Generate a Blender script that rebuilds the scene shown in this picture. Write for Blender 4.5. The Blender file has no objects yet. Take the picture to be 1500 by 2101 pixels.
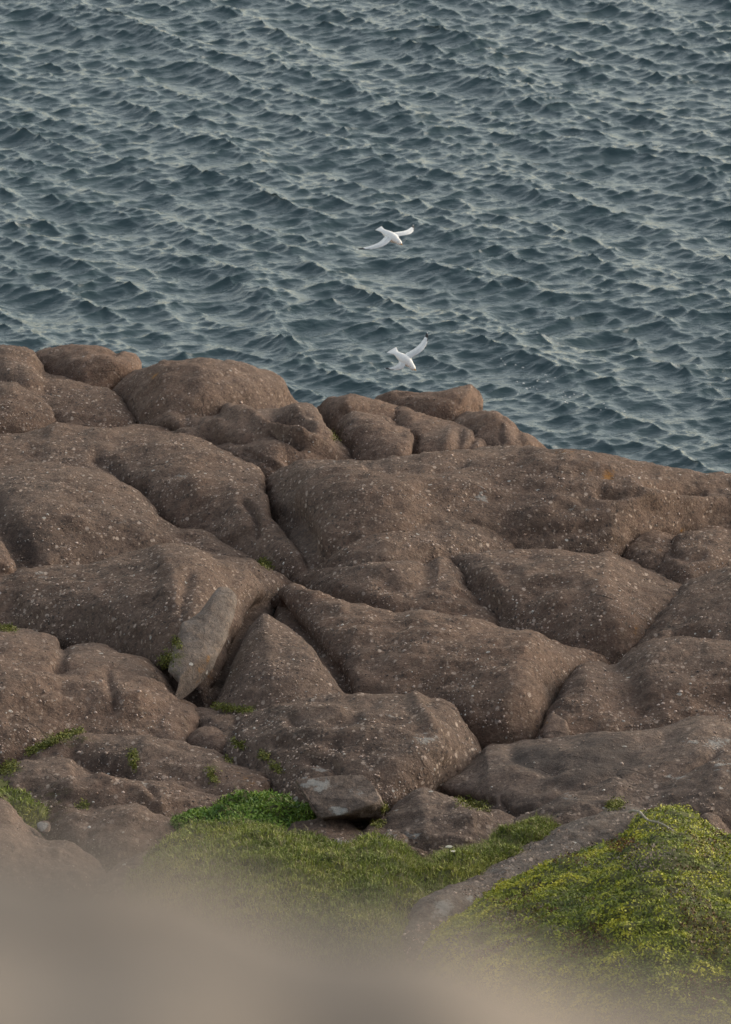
import bpy, math, random
import numpy as np
from mathutils import Vector, Matrix

random.seed(7)
rng = np.random.default_rng(11)
S = bpy.context.scene
COL = S.collection
R = math.radians

# ------------------------------------------------------------------ camera
CAM = np.array([0.0, 0.0, 45.0])
PITCH = R(17.0)
HFOV = R(7.0)
W, H = 1500.0, 2101.0
FPX = (W / 2) / math.tan(HFOV / 2)
cam = bpy.data.cameras.new('camera')
camo = bpy.data.objects.new('camera', cam)
COL.objects.link(camo)
camo.location = CAM
camo.rotation_euler = (math.pi / 2 - PITCH, 0, 0)
cam.sensor_fit = 'HORIZONTAL'
cam.sensor_width = 24.0
cam.lens = 12.0 / math.tan(HFOV / 2)
cam.clip_start = 0.05
cam.clip_end = 20000
cam.dof.use_dof = True
cam.dof.focus_distance = 96.0
cam.dof.aperture_fstop = 4.5
S.camera = camo

# ------------------------------------------------------------------ sky and sun
SUN_EL, SUN_AZ = R(19), R(59)          # azimuth clockwise from the view direction (+Y)
world = bpy.data.worlds.new('World')
S.world = world
world.use_nodes = True
wn, wl = world.node_tree.nodes, world.node_tree.links
wn.clear()
sky = wn.new('ShaderNodeTexSky')
sky.sky_type = 'NISHITA'
sky.sun_disc = False
sky.sun_elevation = SUN_EL
sky.sun_rotation = SUN_AZ
sky.altitude = 40
sky.air_density = 1.0
sky.dust_density = 1.4
sky.ozone_density = 1.0
hs = wn.new('ShaderNodeHueSaturation')
hs.inputs['Saturation'].default_value = 0.58
bg = wn.new('ShaderNodeBackground')
bg.inputs['Strength'].default_value = 0.15
wo = wn.new('ShaderNodeOutputWorld')
wl.new(sky.outputs[0], hs.inputs['Color'])
tint = wn.new('ShaderNodeMix')
tint.data_type = 'RGBA'; tint.blend_type = 'MULTIPLY'
tint.inputs[0].default_value = 1.0
tint.inputs[7].default_value = (1.0, 0.94, 0.83, 1)
wl.new(hs.outputs[0], tint.inputs[6])
wl.new(tint.outputs[2], bg.inputs['Color'])
wl.new(bg.outputs[0], wo.inputs['Surface'])

sun = bpy.data.lights.new('sun', 'SUN')
sun.energy = 1.2
sun.angle = R(60)
sun.color = (1.0, 0.90, 0.78)
suno = bpy.data.objects.new('sun', sun)
COL.objects.link(suno)
sd = Vector((math.sin(SUN_AZ) * math.cos(SUN_EL), math.cos(SUN_AZ) * math.cos(SUN_EL), math.sin(SUN_EL)))
suno.rotation_euler = (-sd).to_track_quat('-Z', 'Y').to_euler()

S.view_settings.view_transform = 'Standard'
S.view_settings.look = 'None'
S.view_settings.gamma = 1.0
S.view_settings.exposure = 0.86
S.view_settings.use_curve_mapping = False
S.render.engine = 'CYCLES'
S.cycles.use_denoising = True
S.cycles.max_bounces = 5

# ------------------------------------------------------------------ helpers
FWD = np.array([0, math.cos(PITCH), -math.sin(PITCH)])
UP = np.array([0, math.sin(PITCH), math.cos(PITCH)])
RIGHT = np.array([1.0, 0, 0])


def ray(px, py):
    px = np.asarray(px, float); py = np.asarray(py, float)
    x = (px - W / 2) / FPX
    y = -(py - H / 2) / FPX
    return x[..., None] * RIGHT + y[..., None] * UP + FWD


def at(px, py, d):
    return CAM + ray(px, py) * np.asarray(d, float)[..., None]


# the mean slope of the headland, falling gently towards the sea
SL = math.tan(R(6.0))
_p0 = at(750., 1700., 85.)
PL_Y, PL_Z = _p0[1], _p0[2]


def plane_z(y):
    return PL_Z - SL * (y - PL_Y)


def plane_depth(px, py):
    r = ray(px, py)
    # CAM.z + d*rz = PL_Z - SL*(d*ry - PL_Y)
    return (PL_Z + SL * PL_Y - CAM[2]) / (r[..., 2] + SL * r[..., 1])


def _hash(ix, iy, iz, seed):
    n = (ix * 73856093) ^ (iy * 19349663) ^ (iz * 83492791) ^ (seed * 2654435761)
    n = n & 0xFFFFFFFF
    n = (n ^ (n >> 13)) * 1274126177 & 0xFFFFFFFF
    n = n ^ (n >> 16)
    return (n & 0xFFFF) / 32767.5 - 1.0


def vnoise(p, scale, seed=0):
    q = p * scale
    i = np.floor(q).astype(np.int64)
    f = q - i
    f = f * f * f * (f * (f * 6 - 15) + 10)
    out = 0
    for dx in (0, 1):
        wx = f[..., 0] if dx else 1 - f[..., 0]
        for dy in (0, 1):
            wy = f[..., 1] if dy else 1 - f[..., 1]
            for dz in (0, 1):
                wz = f[..., 2] if dz else 1 - f[..., 2]
                out = out + wx * wy * wz * _hash(i[..., 0] + dx, i[..., 1] + dy, i[..., 2] + dz, seed)
    return out


def fbm(p, scale, octs=3, seed=0, gain=0.5):
    a, t = 1.0, 0
    for o in range(octs):
        t = t + a * vnoise(p + 17.3 * o, scale, seed + o)
        a *= gain
        scale *= 2.03
    return t


def catmull(pts, n):
    """n points evenly spaced along a smooth curve through pts"""
    p = np.asarray(pts, float)
    q = np.vstack([2 * p[0] - p[1], p, 2 * p[-1] - p[-2]])
    segs = []
    for i in range(1, len(q) - 2):
        t = np.linspace(0, 1, 14, endpoint=False)[:, None]
        p0, p1, p2, p3 = q[i - 1], q[i], q[i + 1], q[i + 2]
        segs.append(0.5 * (2 * p1 + (p2 - p0) * t + (2 * p0 - 5 * p1 + 4 * p2 - p3) * t ** 2 + (3 * p1 - p0 - 3 * p2 + p3) * t ** 3))
    c = np.vstack(segs + [p[-1:]])
    s = np.concatenate([[0], np.cumsum(np.linalg.norm(np.diff(c, axis=0), axis=1))])
    u = np.linspace(0, s[-1], n)
    return np.stack([np.interp(u, s, c[:, 0]), np.interp(u, s, c[:, 1])], 1), s[-1]


def poly_dist(P, pts):
    """distance of pixel points P (n,2) to a polyline"""
    pts = np.asarray(pts, float)
    best = np.full(len(P), 1e9)
    for a, b in zip(pts[:-1], pts[1:]):
        ab = b - a
        t = np.clip(((P - a) @ ab) / max(ab @ ab, 1e-9), 0, 1)
        d = np.linalg.norm(P - (a + t[:, None] * ab), axis=1)
        best = np.minimum(best, d)
    return best


def new_mesh(name, V, F, mat, smooth=True, parent=None, origin=None, attrs=None):
    V = np.asarray(V, float)
    o = np.zeros(3) if origin is None else np.asarray(origin, float)
    me = bpy.data.meshes.new(name)
    F = np.asarray(F)
    if F.ndim == 2:
        k = F.shape[1]
        me.vertices.add(len(V))
        me.vertices.foreach_set('co', (V - o).astype(np.float32).ravel())
        me.loops.add(F.size)
        me.loops.foreach_set('vertex_index', F.astype(np.int32).ravel())
        me.polygons.add(len(F))
        me.polygons.foreach_set('loop_start', np.arange(0, F.size, k, dtype=np.int32))
        me.polygons.foreach_set('loop_total', np.full(len(F), k, dtype=np.int32))
        me.update(calc_edges=True)
    else:
        me.from_pydata([tuple(v) for v in V - o], [], [tuple(f) for f in F])
    if smooth:
        me.polygons.foreach_set('use_smooth', np.ones(len(me.polygons), dtype=bool))
    for an, arr in (attrs or {}).items():
        a = me.attributes.new(an, 'FLOAT_COLOR', 'POINT')
        a.data.foreach_set('color', np.asarray(arr, np.float32).ravel())
    for m in (mat if isinstance(mat, (list, tuple)) else [mat]):
        me.materials.append(m)
    me.validate()
    ob = bpy.data.objects.new(name, me)
    ob.location = o
    COL.objects.link(ob)
    if parent is not None:
        ob.parent = parent
    return ob


def tag(o, label=None, cat=None, group=None, kind=None):
    for k, v in (('label', label), ('category', cat), ('group', group), ('kind', kind)):
        if v:
            o[k] = v
    return o


def grid_faces(nu, nv):
    i = np.arange((nu - 1) * (nv - 1))
    r, c = i // (nu - 1), i % (nu - 1)
    a = r * nu + c
    return np.stack([a, a + 1, a + nu + 1, a + nu], 1)


def grid_normals(G):
    du = np.gradient(G, axis=1)
    dv = np.gradient(G, axis=0)
    n = np.cross(du, dv)
    l = np.linalg.norm(n, axis=-1, keepdims=True)
    return n / np.maximum(l, 1e-9)


# ------------------------------------------------------------------ materials
class NT:
    def __init__(self, name):
        self.m = bpy.data.materials.new(name)
        self.m.use_nodes = True
        self.t = self.m.node_tree
        self.t.nodes.clear()
        self.out = self.t.nodes.new('ShaderNodeOutputMaterial')
        self.b = self.t.nodes.new('ShaderNodeBsdfPrincipled')
        self.t.links.new(self.b.outputs[0], self.out.inputs[0])

    def link(self, a, b):
        if hasattr(a, 'is_output') or hasattr(a, 'links'):
            self.t.links.new(a, b)
        else:
            b.default_value = a

    def node(self, typ, **kw):
        n = self.t.nodes.new(typ)
        for k, v in kw.items():
            setattr(n, k, v)
        return n

    def pos(self):
        return self.node('ShaderNodeNewGeometry').outputs['Position']

    def noise(self, vec, scale, detail=4, rough=0.55, color=False):
        n = self.node('ShaderNodeTexNoise')
        self.link(vec, n.inputs['Vector'])
        n.inputs['Scale'].default_value = scale
        n.inputs['Detail'].default_value = detail
        n.inputs['Roughness'].default_value = rough
        return n.outputs['Color' if color else 'Fac']

    def voro(self, vec, scale, feature='F1'):
        n = self.node('ShaderNodeTexVoronoi', feature=feature)
        self.link(vec, n.inputs['Vector'])
        n.inputs['Scale'].default_value = scale
        return n

    def math(self, op, a, b=0.5, c=0.0, clamp=False):
        n = self.node('ShaderNodeMath', operation=op, use_clamp=clamp)
        self.link(a, n.inputs[0]); self.link(b, n.inputs[1]); self.link(c, n.inputs[2])
        return n.outputs[0]

    def map(self, v, a, b, c=0.0, d=1.0, smooth=True):
        n = self.node('ShaderNodeMapRange', interpolation_type='SMOOTHSTEP' if smooth else 'LINEAR')
        self.link(v, n.inputs['Value'])
        for k, x in (('From Min', a), ('From Max', b), ('To Min', c), ('To Max', d)):
            self.link(x, n.inputs[k])
        return n.outputs[0]

    def mix(self, f, a, b, mode='MIX'):
        n = self.node('ShaderNodeMix', data_type='RGBA', blend_type=mode)
        self.link(f, n.inputs[0])
        self.link(a if not isinstance(a, tuple) else (*a, 1), n.inputs[6])
        self.link(b if not isinstance(b, tuple) else (*b, 1), n.inputs[7])
        return n.outputs[2]

    def attr(self, name):
        n = self.node('ShaderNodeAttribute', attribute_name=name)
        s = self.node('ShaderNodeSeparateColor')
        self.t.links.new(n.outputs['Color'], s.inputs[0])
        return s.outputs[0], s.outputs[1], s.outputs[2], n.outputs['Alpha'], n.outputs['Color']

    def bump(self, h, strength, dist, prev=None):
        n = self.node('ShaderNodeBump')
        n.inputs['Strength'].default_value = strength
        n.inputs['Distance'].default_value = dist
        self.link(h, n.inputs['Height'])
        if prev is not None:
            self.t.links.new(prev, n.inputs['Normal'])
        return n.outputs[0]


def rock_material():
    t = NT('granite')
    p = t.pos()
    wob = t.node('ShaderNodeVectorMath', operation='MULTIPLY_ADD')
    t.link(t.noise(p, 9, 2, color=True), wob.inputs[0])
    wob.inputs[1].default_value = (0.05, 0.05, 0.05)
    t.link(p, wob.inputs[2])
    pw = wob.outputs[0]
    cry, grey, spots, smoothg, _ = t.attr('look')
    orange, moss, pale, dark, _ = t.attr('marks')
    fab = t.node('ShaderNodeMapping')
    t.link(pw, fab.inputs['Vector'])
    fab.inputs['Scale'].default_value = (1.0, 0.5, 1.0)
    pf = fab.outputs[0]
    big = t.noise(p, 0.55, 5, 0.6)
    mid = t.noise(p, 4.5, 6, 0.65)
    mot = t.noise(pf, 11, 5, 0.7)
    fine = t.noise(pf, 26, 4, 0.75)
    c = t.mix(t.map(big, 0.35, 0.68), (0.156, 0.091, 0.063), (0.200, 0.127, 0.092))
    c = t.mix(t.math('MULTIPLY', grey, 0.7), c, (0.145, 0.114, 0.099))
    c = t.mix(smoothg, c, (0.185, 0.165, 0.148))
    zone = t.noise(p, 0.33, 3, 0.5)
    c = t.mix(t.map(zone, 0.50, 0.66, 0.0, 0.30), c, (0.155, 0.122, 0.106))
    c = t.mix(t.map(mid, 0.34, 0.70, 0.0, 0.60), c, (0.085, 0.056, 0.040))
    c = t.mix(t.map(mot, 0.50, 0.72, 0.0, 0.55), c, (0.27, 0.195, 0.145))
    c = t.mix(t.map(mot, 0.50, 0.28, 0.0, 0.75), c, (0.055, 0.040, 0.033))
    c = t.mix(t.map(fine, 0.54, 0.74, 0.0, 0.75), c, (0.38, 0.285, 0.22))
    c = t.mix(t.map(fine, 0.46, 0.25, 0.0, 0.70), c, (0.045, 0.035, 0.030))
    # crystals: scattered pale feldspars of two sizes
    for sc, thr, rad, col, amt in ((8, 0.80, 0.34, (0.50, 0.40, 0.335), 0.95), (14, 0.70, 0.38, (0.46, 0.36, 0.29), 0.9), (15, 0.72, 0.45, (0.045, 0.036, 0.033), 0.8)):
        v = t.voro(pf, sc)
        s = t.node('ShaderNodeSeparateColor')
        t.link(v.outputs['Color'], s.inputs[0])
        pick = t.map(s.outputs[0], thr, thr + 0.04)
        near = t.map(v.outputs['Distance'], rad, rad * 0.55)
        patch = t.map(t.noise(p, 1.4, 3), 0.34, 0.60, 0.25, 1.0)
        f = t.math('MULTIPLY', t.math('MULTIPLY', pick, near), t.math('MULTIPLY', t.math('MULTIPLY', cry, amt), patch))
        c = t.mix(f, c, col)
    # white lichen dots
    v = t.voro(pw, 4.2)
    s = t.node('ShaderNodeSeparateColor')
    t.link(v.outputs['Color'], s.inputs[0])
    rad = t.math('MULTIPLY', s.outputs[1], 0.20)
    near = t.math('MULTIPLY', t.map(t.math('SUBTRACT', rad, v.outputs['Distance']), 0.0, 0.05), t.math('GREATER_THAN', t.math('ADD', s.outputs[0], t.math('MULTIPLY', spots, 0.6)), 0.93))
    c = t.mix(t.math('MULTIPLY', near, t.map(fine, 0.3, 0.6, 0.45, 0.95)), c, (0.52, 0.50, 0.46))
    # old joints in the bedrock, filled with dark dirt
    wv = t.node('ShaderNodeVectorMath', operation='MULTIPLY_ADD')
    t.link(t.noise(p, 0.8, 3, color=True), wv.inputs[0])
    wv.inputs[1].default_value = (1.6, 1.6, 1.6)
    t.link(p, wv.inputs[2])
    st = t.node('ShaderNodeMapping')
    t.link(wv.outputs[0], st.inputs['Vector'])
    st.inputs['Rotation'].default_value = (0.3, 0.2, 0.5)
    st.inputs['Scale'].default_value = (0.7, 0.32, 0.9)
    jv = t.voro(st.outputs[0], 0.9, 'DISTANCE_TO_EDGE')
    joint = t.math('MULTIPLY', t.map(jv.outputs['Distance'], 0.022, 0.004), t.map(t.noise(p, 0.7, 2), 0.52, 0.66))
    c = t.mix(t.math('MULTIPLY', joint, 0.5), c, (0.040, 0.030, 0.025))
    # local stains, dark patches and lichens
    br = t.noise(pw, 7, 5, 0.7)
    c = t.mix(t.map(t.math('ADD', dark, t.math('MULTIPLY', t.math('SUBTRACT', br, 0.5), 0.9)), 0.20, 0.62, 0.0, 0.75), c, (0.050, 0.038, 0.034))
    c = t.mix(t.map(t.math('ADD', pale, t.math('MULTIPLY', t.math('SUBTRACT', br, 0.5), 2.2)), 0.45, 0.75, 0.0, 0.80), c, (0.33, 0.32, 0.30))
    c = t.mix(t.map(t.math('ADD', orange, t.math('MULTIPLY', t.math('SUBTRACT', br, 0.5), 1.8)), 0.42, 0.85, 0.0, 0.85), c, (0.34, 0.155, 0.030))
    c = t.mix(t.map(t.math('ADD', moss, t.math('MULTIPLY', t.math('SUBTRACT', br, 0.5), 1.6)), 0.40, 0.85, 0.0, 0.80), c, (0.085, 0.085, 0.018))
    t.link(c, t.b.inputs['Base Color'])
    t.b.inputs['Roughness'].default_value = 0.88
    t.b.inputs['Specular IOR Level'].default_value = 0.25
    b1 = t.bump(mid, 0.35, 0.08)
    b2 = t.bump(t.math('MULTIPLY', t.noise(p, 13, 6, 0.7), t.math('ADD', cry, 0.35)), 0.9, 0.07, b1)
    b3 = t.bump(t.math('SUBTRACT', fine, t.math('MULTIPLY', joint, 0.8)), 0.6, 0.03, b2)
    t.t.links.new(b3, t.b.inputs['Normal'])
    return t.m


def plain(name, col, rough=0.7, var=0.15, scale=30, spec=0.3):
    t = NT(name)
    n = t.noise(t.pos(), scale, 3)
    a = tuple(x * (1 - var) for x in col); b = tuple(min(1, x * (1 + var)) for x in col)
    t.link(t.mix(t.map(n, 0.3, 0.7), a, b), t.b.inputs['Base Color'])
    t.b.inputs['Roughness'].default_value = rough
    t.b.inputs['Specular IOR Level'].default_value = spec
    return t.m


def leaf_material(name):
    t = NT(name)
    _, _, _, _, col = t.attr('tint')
    t.link(col, t.b.inputs['Base Color'])
    t.b.inputs['Roughness'].default_value = 0.6
    t.b.inputs['Specular IOR Level'].default_value = 0.25
    t.b.inputs['Subsurface Weight'].default_value = 0.0
    return t.m


def water_material():
    t = NT('sea_water')
    p = t.pos()
    t.b.inputs['Base Color'].default_value = (0.042, 0.074, 0.083, 1)
    t.b.inputs['Roughness'].default_value = 0.10
    t.b.inputs['IOR'].default_value = 1.333
    st = t.node('ShaderNodeMapping')
    t.link(p, st.inputs['Vector'])
    st.inputs['Rotation'].default_value = (0, 0, R(-28))
    st.inputs['Scale'].default_value = (0.6, 1.3, 1)
    n1 = t.noise(st.outputs[0], 3.2, 3, 0.6)
    n2 = t.noise(st.outputs[0], 9.0, 2, 0.5)
    b = t.bump(n1, 0.40, 0.10)
    b = t.bump(n2, 0.40, 0.035, b)
    t.t.links.new(b, t.b.inputs['Normal'])
    return t.m


M_ROCK = rock_material()
M_SEA = water_material()
M_LEAF = leaf_material('leaf')
M_GRAIN = leaf_material('feldspar')
M_SOIL = plain('peaty_soil', (0.075, 0.080, 0.026), 0.95, 0.5, 5)

# ------------------------------------------------------------------ the sea
def build_sea():
    N, L = 1024, 72.0
    k1 = 2 * np.pi * np.fft.fftfreq(N, L / N)
    KX, KY = np.meshgrid(k1, k1, indexing='xy')
    K = np.hypot(KX, KY); K[0, 0] = 1
    th = np.arctan2(KY, KX)

    def spec(lam, ang, spread, amp, lo=0.27):
        kp = 2 * np.pi / lam
        s = np.exp(-1.25 * (kp / K) ** 2) / K ** 4 * kp ** 2
        d = np.abs(np.cos((th - ang) / 2)) ** (2 * spread)
        s = s * d * np.exp(-(K * lo / (2 * np.pi)) ** 2)
        s[0, 0] = 0
        return s * amp ** 2 / s.sum()
    P = spec(1.8, R(-64), 40, 0.029) + spec(7.0, R(-146), 24, 0.084) + spec(0.85, R(-60), 28, 0.012) + spec(2.8, R(-140), 30, 0.034)
    h = np.sqrt(P / 2) * (rng.normal(size=K.shape) + 1j * rng.normal(size=K.shape))
    sc = N * N
    hz = np.real(np.fft.ifft2(h)) * sc * 1.4
    dx = np.real(np.fft.ifft2(1j * KX / K * h)) * sc * 1.4
    dy = np.real(np.fft.ifft2(1j * KY / K * h)) * sc * 1.4

    def axis(a, b, step, far):
        core = np.arange(a, b, step)
        g, x, s = [], 0, step
        while x < far:
            s *= 1.16; x += s; g.append(x)
        g = np.array(g)
        return np.concatenate([a - g[::-1], core, core[-1] + g]), len(g)
    ax, gx = axis(-17, 17, 0.07, 7000)
    ay, gy = axis(141, 222, 0.085, 7000)
    X, Y = np.meshgrid(ax, ay, indexing='xy')

    def samp(A):
        fx = X / L * N; fy = Y / L * N
        ix = np.floor(fx).astype(int); iy = np.floor(fy).astype(int)
        tx, ty = fx - ix, fy - iy
        g = lambda i, j: A[j % N, i % N]
        return (g(ix, iy) * (1 - tx) * (1 - ty) + g(ix + 1, iy) * tx * (1 - ty) + g(ix, iy + 1) * (1 - tx) * ty + g(ix + 1, iy + 1) * tx * ty)
    ox = np.maximum(0, np.abs(X) - 17); oy = np.maximum(0, np.abs(Y - 181.5) - 40.5)
    fade = np.exp(-np.hypot(ox, oy) / 25)
    G = np.stack([X + 1.5 * samp(dx) * fade, Y + 1.5 * samp(dy) * fade, samp(hz) * fade], -1)
    ob = new_mesh('sea_water', G.reshape(-1, 3), grid_faces(len(ax), len(ay)), M_SEA)
    tag(ob, kind='structure')


build_sea()

# ------------------------------------------------------------------ rocks
# marks on the stone: (kind, x, y, radius x, radius y, strength)
MARKS = [
    ('orange', 1250, 972, 14, 8, .95), ('orange', 1160, 931, 30, 6, .55), ('orange', 1205, 955, 50, 14, .35), ('orange', 315, 770, 12, 10, .8),
    ('orange', 170, 1165, 45, 14, .30), ('orange', 500, 1600, 70, 40, .38), ('orange', 1400, 1088, 10, 6, .7), ('orange', 1355, 1135, 10, 16, .45),
    ('orange', 430, 1380, 12, 60, .5), ('orange', 1122, 1480, 6, 20, .5), ('orange', 1166, 1500, 5, 14, .45), ('orange', 1300, 1300, 14, 40, .45),
    ('pale', 985, 1015, 22, 14, .7), ('pale', 870, 1525, 26, 16, .7), ('pale', 800, 1480, 30, 14, .45), ('pale', 280, 1080, 45, 14, .35),
    ('pale', 655, 1610, 38, 14, .85), ('pale', 700, 1663, 26, 9, .85), ('pale', 735, 1625, 30, 14, .5), ('pale', 745, 1622, 20, 10, .6), ('pale', 655, 1574, 14, 8, .8),
    ('pale', 1470, 1525, 30, 10, .8), ('pale', 1420, 1522, 24, 6, .7), ('pale', 1385, 1597, 30, 6, .8), ('pale', 1170, 1632, 20, 6, .6), ('pale', 1480, 1570, 30, 16, .6),
    ('pale', 702, 1714, 24, 7, .8), ('pale', 850, 1718, 22, 10, .7), ('pale', 800, 1710, 20, 14, .6), ('pale', 905, 1875, 20, 20, .8), ('pale', 960, 1850, 14, 10, .9), ('pale', 1040, 1780, 40, 12, .5),
    ('pale', 85, 1180, 16, 8, .7), ('pale', 370, 975, 24, 10, .6), ('pale', 85, 1695, 14, 12, 1.0), ('pale', 290, 1612, 16, 8, .5), ('pale', 1200, 1040, 60, 14, .35),
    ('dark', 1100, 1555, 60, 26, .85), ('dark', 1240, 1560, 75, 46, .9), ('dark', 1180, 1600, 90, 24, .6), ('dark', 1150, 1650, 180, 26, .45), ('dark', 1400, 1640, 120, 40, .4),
    ('dark', 60, 1100, 70, 50, .5), ('dark', 690, 1640, 90, 50, .42), ('dark', 860, 1680, 90, 50, .45), ('dark', 640, 1500, 120, 30, .40), ('dark', 1050, 1070, 260, 60, .35), ('dark', 1150, 1440, 30, 60, .45),  # the widest patch partly paints in shade on the turned whaleback face
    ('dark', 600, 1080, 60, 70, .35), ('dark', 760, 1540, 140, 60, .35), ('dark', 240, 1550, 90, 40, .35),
    ('moss', 700, 895, 20, 40, .5), ('moss', 360, 1360, 26, 50, .6), ('moss', 130, 1515, 60, 14, .7), ('moss', 480, 1450, 60, 10, .6), ('moss', 545, 1155, 24, 14, .7),
    ('moss', 490, 1530, 30, 14, .6), ('moss', 540, 1555, 16, 14, .6), ('moss', 275, 1560, 14, 30, .6), ('moss', 440, 1590, 14, 30, .6), ('moss', 20, 1290, 30, 12, .6), ('moss', 30, 1580, 30, 16, .6), ('moss', 980, 1640, 40, 14, .5),
    ('moss', 760, 860, 80, 50, .22), ('moss', 120, 740, 80, 30, .25), ('moss', 420, 790, 120, 40, .20), ('moss', 100, 1650, 60, 50, .6),
]
CH = {'orange': 0, 'moss': 1, 'pale': 2, 'dark': 3}


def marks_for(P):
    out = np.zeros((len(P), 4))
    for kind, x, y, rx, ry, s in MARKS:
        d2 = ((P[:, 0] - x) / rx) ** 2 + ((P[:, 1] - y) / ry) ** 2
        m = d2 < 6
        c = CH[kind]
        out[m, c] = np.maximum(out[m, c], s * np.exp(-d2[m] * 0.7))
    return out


GROUP = 'weathered granite rocks of the headland'
CRESTS = []


def roughen(G, N, amp, seed, det=1.0):
    flat = G.reshape(-1, 3)
    d = fbm(flat, 0.8, 2, seed) * 0.075 + fbm(flat, 2.6, 2, seed + 5) * 0.040 + fbm(flat, 8.0, 2, seed + 9) * 0.016 * det
    return G + N * (d * amp).reshape(G.shape[:2])[..., None]


DS = 6
DM = np.full((420, 440), np.nan)                # depth of what has been built so far, per 6 px cell, x from -540


def dm_put(PX, DD):
    ix = ((PX[..., 0] + 540) / DS).astype(int).ravel(); iy = (PX[..., 1] / DS).astype(int).ravel()
    ok = (ix >= 0) & (ix < 440) & (iy >= 0) & (iy < 420)
    ix, iy, d = ix[ok], iy[ok], DD.ravel()[ok]
    o = np.argsort(-d)
    tmp = np.full(DM.shape, np.nan)
    tmp[iy[o], ix[o]] = d[o]
    np.fmin(DM, tmp, out=DM)


def dm_get(P):
    out = np.full(len(P), np.nan)
    for i, (x, y) in enumerate(P):
        a, b = int((x + 540) / DS), int(y / DS)
        w = DM[max(0, b - 2):b + 3, max(0, a - 2):a + 3]
        if w.size and np.isfinite(w).sum() > 5:
            out[i] = np.nanmedian(w)
    return out


def loft(name, T, B, k=2.3, off=0.0, kb=None, amp=1.0, strokes=(), look=(.8, .3, .1), step=5.0, p=1.0, det=1.0,
         label=None, cat='rock', mat=None, kind=None, seed=None, ret=False, group=GROUP, a0=5, fit=0.9, gap=0.10):
    """a rounded mass of rock: crest line T and foot line B (pixels), foot on the slope, body curving back and down behind the crest"""
    T, B = list(T), list(B)
    for side in (0, -1):                            # masses cut by the frame go on outside it and round off
        (xt, yt), (xb, yb) = T[side], B[side]
        if (side == 0 and xt <= -60) or (side == -1 and xt >= 1560):
            sg = -1 if side == 0 else 1
            hh = abs(yb - yt)
            e = min(420, max(120, hh * 1.6))
            xb = max(abs(xb - 750), abs(xt - 750)) * sg + 750
            et = [(xt + sg * e * .35, yt + hh * .03), (xt + sg * e * .7, yt + hh * .18), (xt + sg * e * .93, yt + hh * .5), (xt + sg * e, yt + hh * .8)]
            eb = [(xb + sg * e * .35, yb), (xb + sg * e * .7, yb), (xb + sg * e * .93, yb), (xb + sg * e * .99, yt + hh * .9)]
            if side == 0:
                T, B = et[::-1] + T, eb[::-1] + B
            else:
                T, B = T + et, B + eb
    tl = catmull(T, 50)[1]
    nu = int(max(24, tl / step))
    Tc, _ = catmull(T, nu)
    Bc, _ = catmull(B, nu)
    hp = np.linalg.norm(Tc - Bc, axis=1)
    nf = int(max(14, hp.max() / step * 1.25))
    nb = int(max(8, nf * 0.45))
    a0 = R(a0)
    a = np.concatenate([np.linspace(a0, math.pi / 2, nf), np.linspace(math.pi / 2, R(168), nb + 1)[1:]])
    sf = np.where(a <= math.pi / 2, (np.sin(a) - math.sin(a0)) / (1 - math.sin(a0)), np.sin(a)) ** p
    db = plane_depth(Bc[:, 0], Bc[:, 1]) + off
    hm = hp * db / FPX
    D = k * hm
    if fit and not kind:
        tg = np.gradient(Tc, axis=0); tg /= np.maximum(np.linalg.norm(tg, axis=1, keepdims=True), 1e-9)
        outp = Tc + np.stack([tg[:, 1], -tg[:, 0]], 1) * 14
        beh = dm_get(outp) - gap - db
        ratio = np.where(np.isfinite(beh), np.clip(beh / np.maximum(D, .05), .75, 2.1), 1.0)
        m = 9
        rp = np.pad(ratio, m, mode='edge')
        ratio = np.convolve(rp, np.ones(2 * m + 1) / (2 * m + 1), 'valid')
        D = D * (1 + (ratio - 1) * fit)
    kk = np.where(a <= math.pi / 2, 1.0, 1.0 if kb is None else kb / k)
    cosd = np.where(a <= math.pi / 2, math.cos(a0) - np.cos(a), math.cos(a0) - np.cos(a) * kk)
    PX = Bc[None] + (Tc - Bc)[None] * sf[:, None, None]
    DD = db[None] + D[None] * cosd[:, None]
    if not kind and not ret:
        dm_put(PX[:nf], DD[:nf])
    G = at(PX[..., 0], PX[..., 1], DD)
    N = -grid_normals(G)
    # normals must face the camera on the front
    mid = N[nf // 3, nu // 2]
    if np.dot(mid, CAM - G[nf // 3, nu // 2]) < 0:
        N = -N
    # smooth low detail normals at the pinched ends
    w = np.clip(hp / 26.0, 0, 1)[None, :, None]
    seed = seed if seed is not None else (abs(hash(tuple(map(float, T[0])))) % 997)
    G2 = G + (roughen(G, N, amp, seed, det) - G) * w
    P2 = PX.reshape(-1, 2)
    if strokes:
        disp = np.zeros(len(P2))
        fr = np.repeat((a <= R(97)).astype(float), nu)
        for pts, wd, am in strokes:
            d = poly_dist(P2, pts)
            disp += am * np.exp(-(d / wd) ** 2)
        G2 = G2 + N * (disp * fr).reshape(len(a), nu)[..., None]
    V = G2.reshape(-1, 3)
    F = grid_faces(nu, len(a))
    if ret:
        return G2, PX, nf
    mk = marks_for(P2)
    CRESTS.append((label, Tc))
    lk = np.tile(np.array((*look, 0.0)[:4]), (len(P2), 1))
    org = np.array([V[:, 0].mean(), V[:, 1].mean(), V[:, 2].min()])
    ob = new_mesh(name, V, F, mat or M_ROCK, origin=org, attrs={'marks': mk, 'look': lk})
    if kind:
        tag(ob, kind=kind)
    else:
        tag(ob, label, cat, group)
        crystals(ob, G2[:nf], PX[:nf], N[:nf], look[0], org, seed)
    return ob


ICO = None


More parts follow.
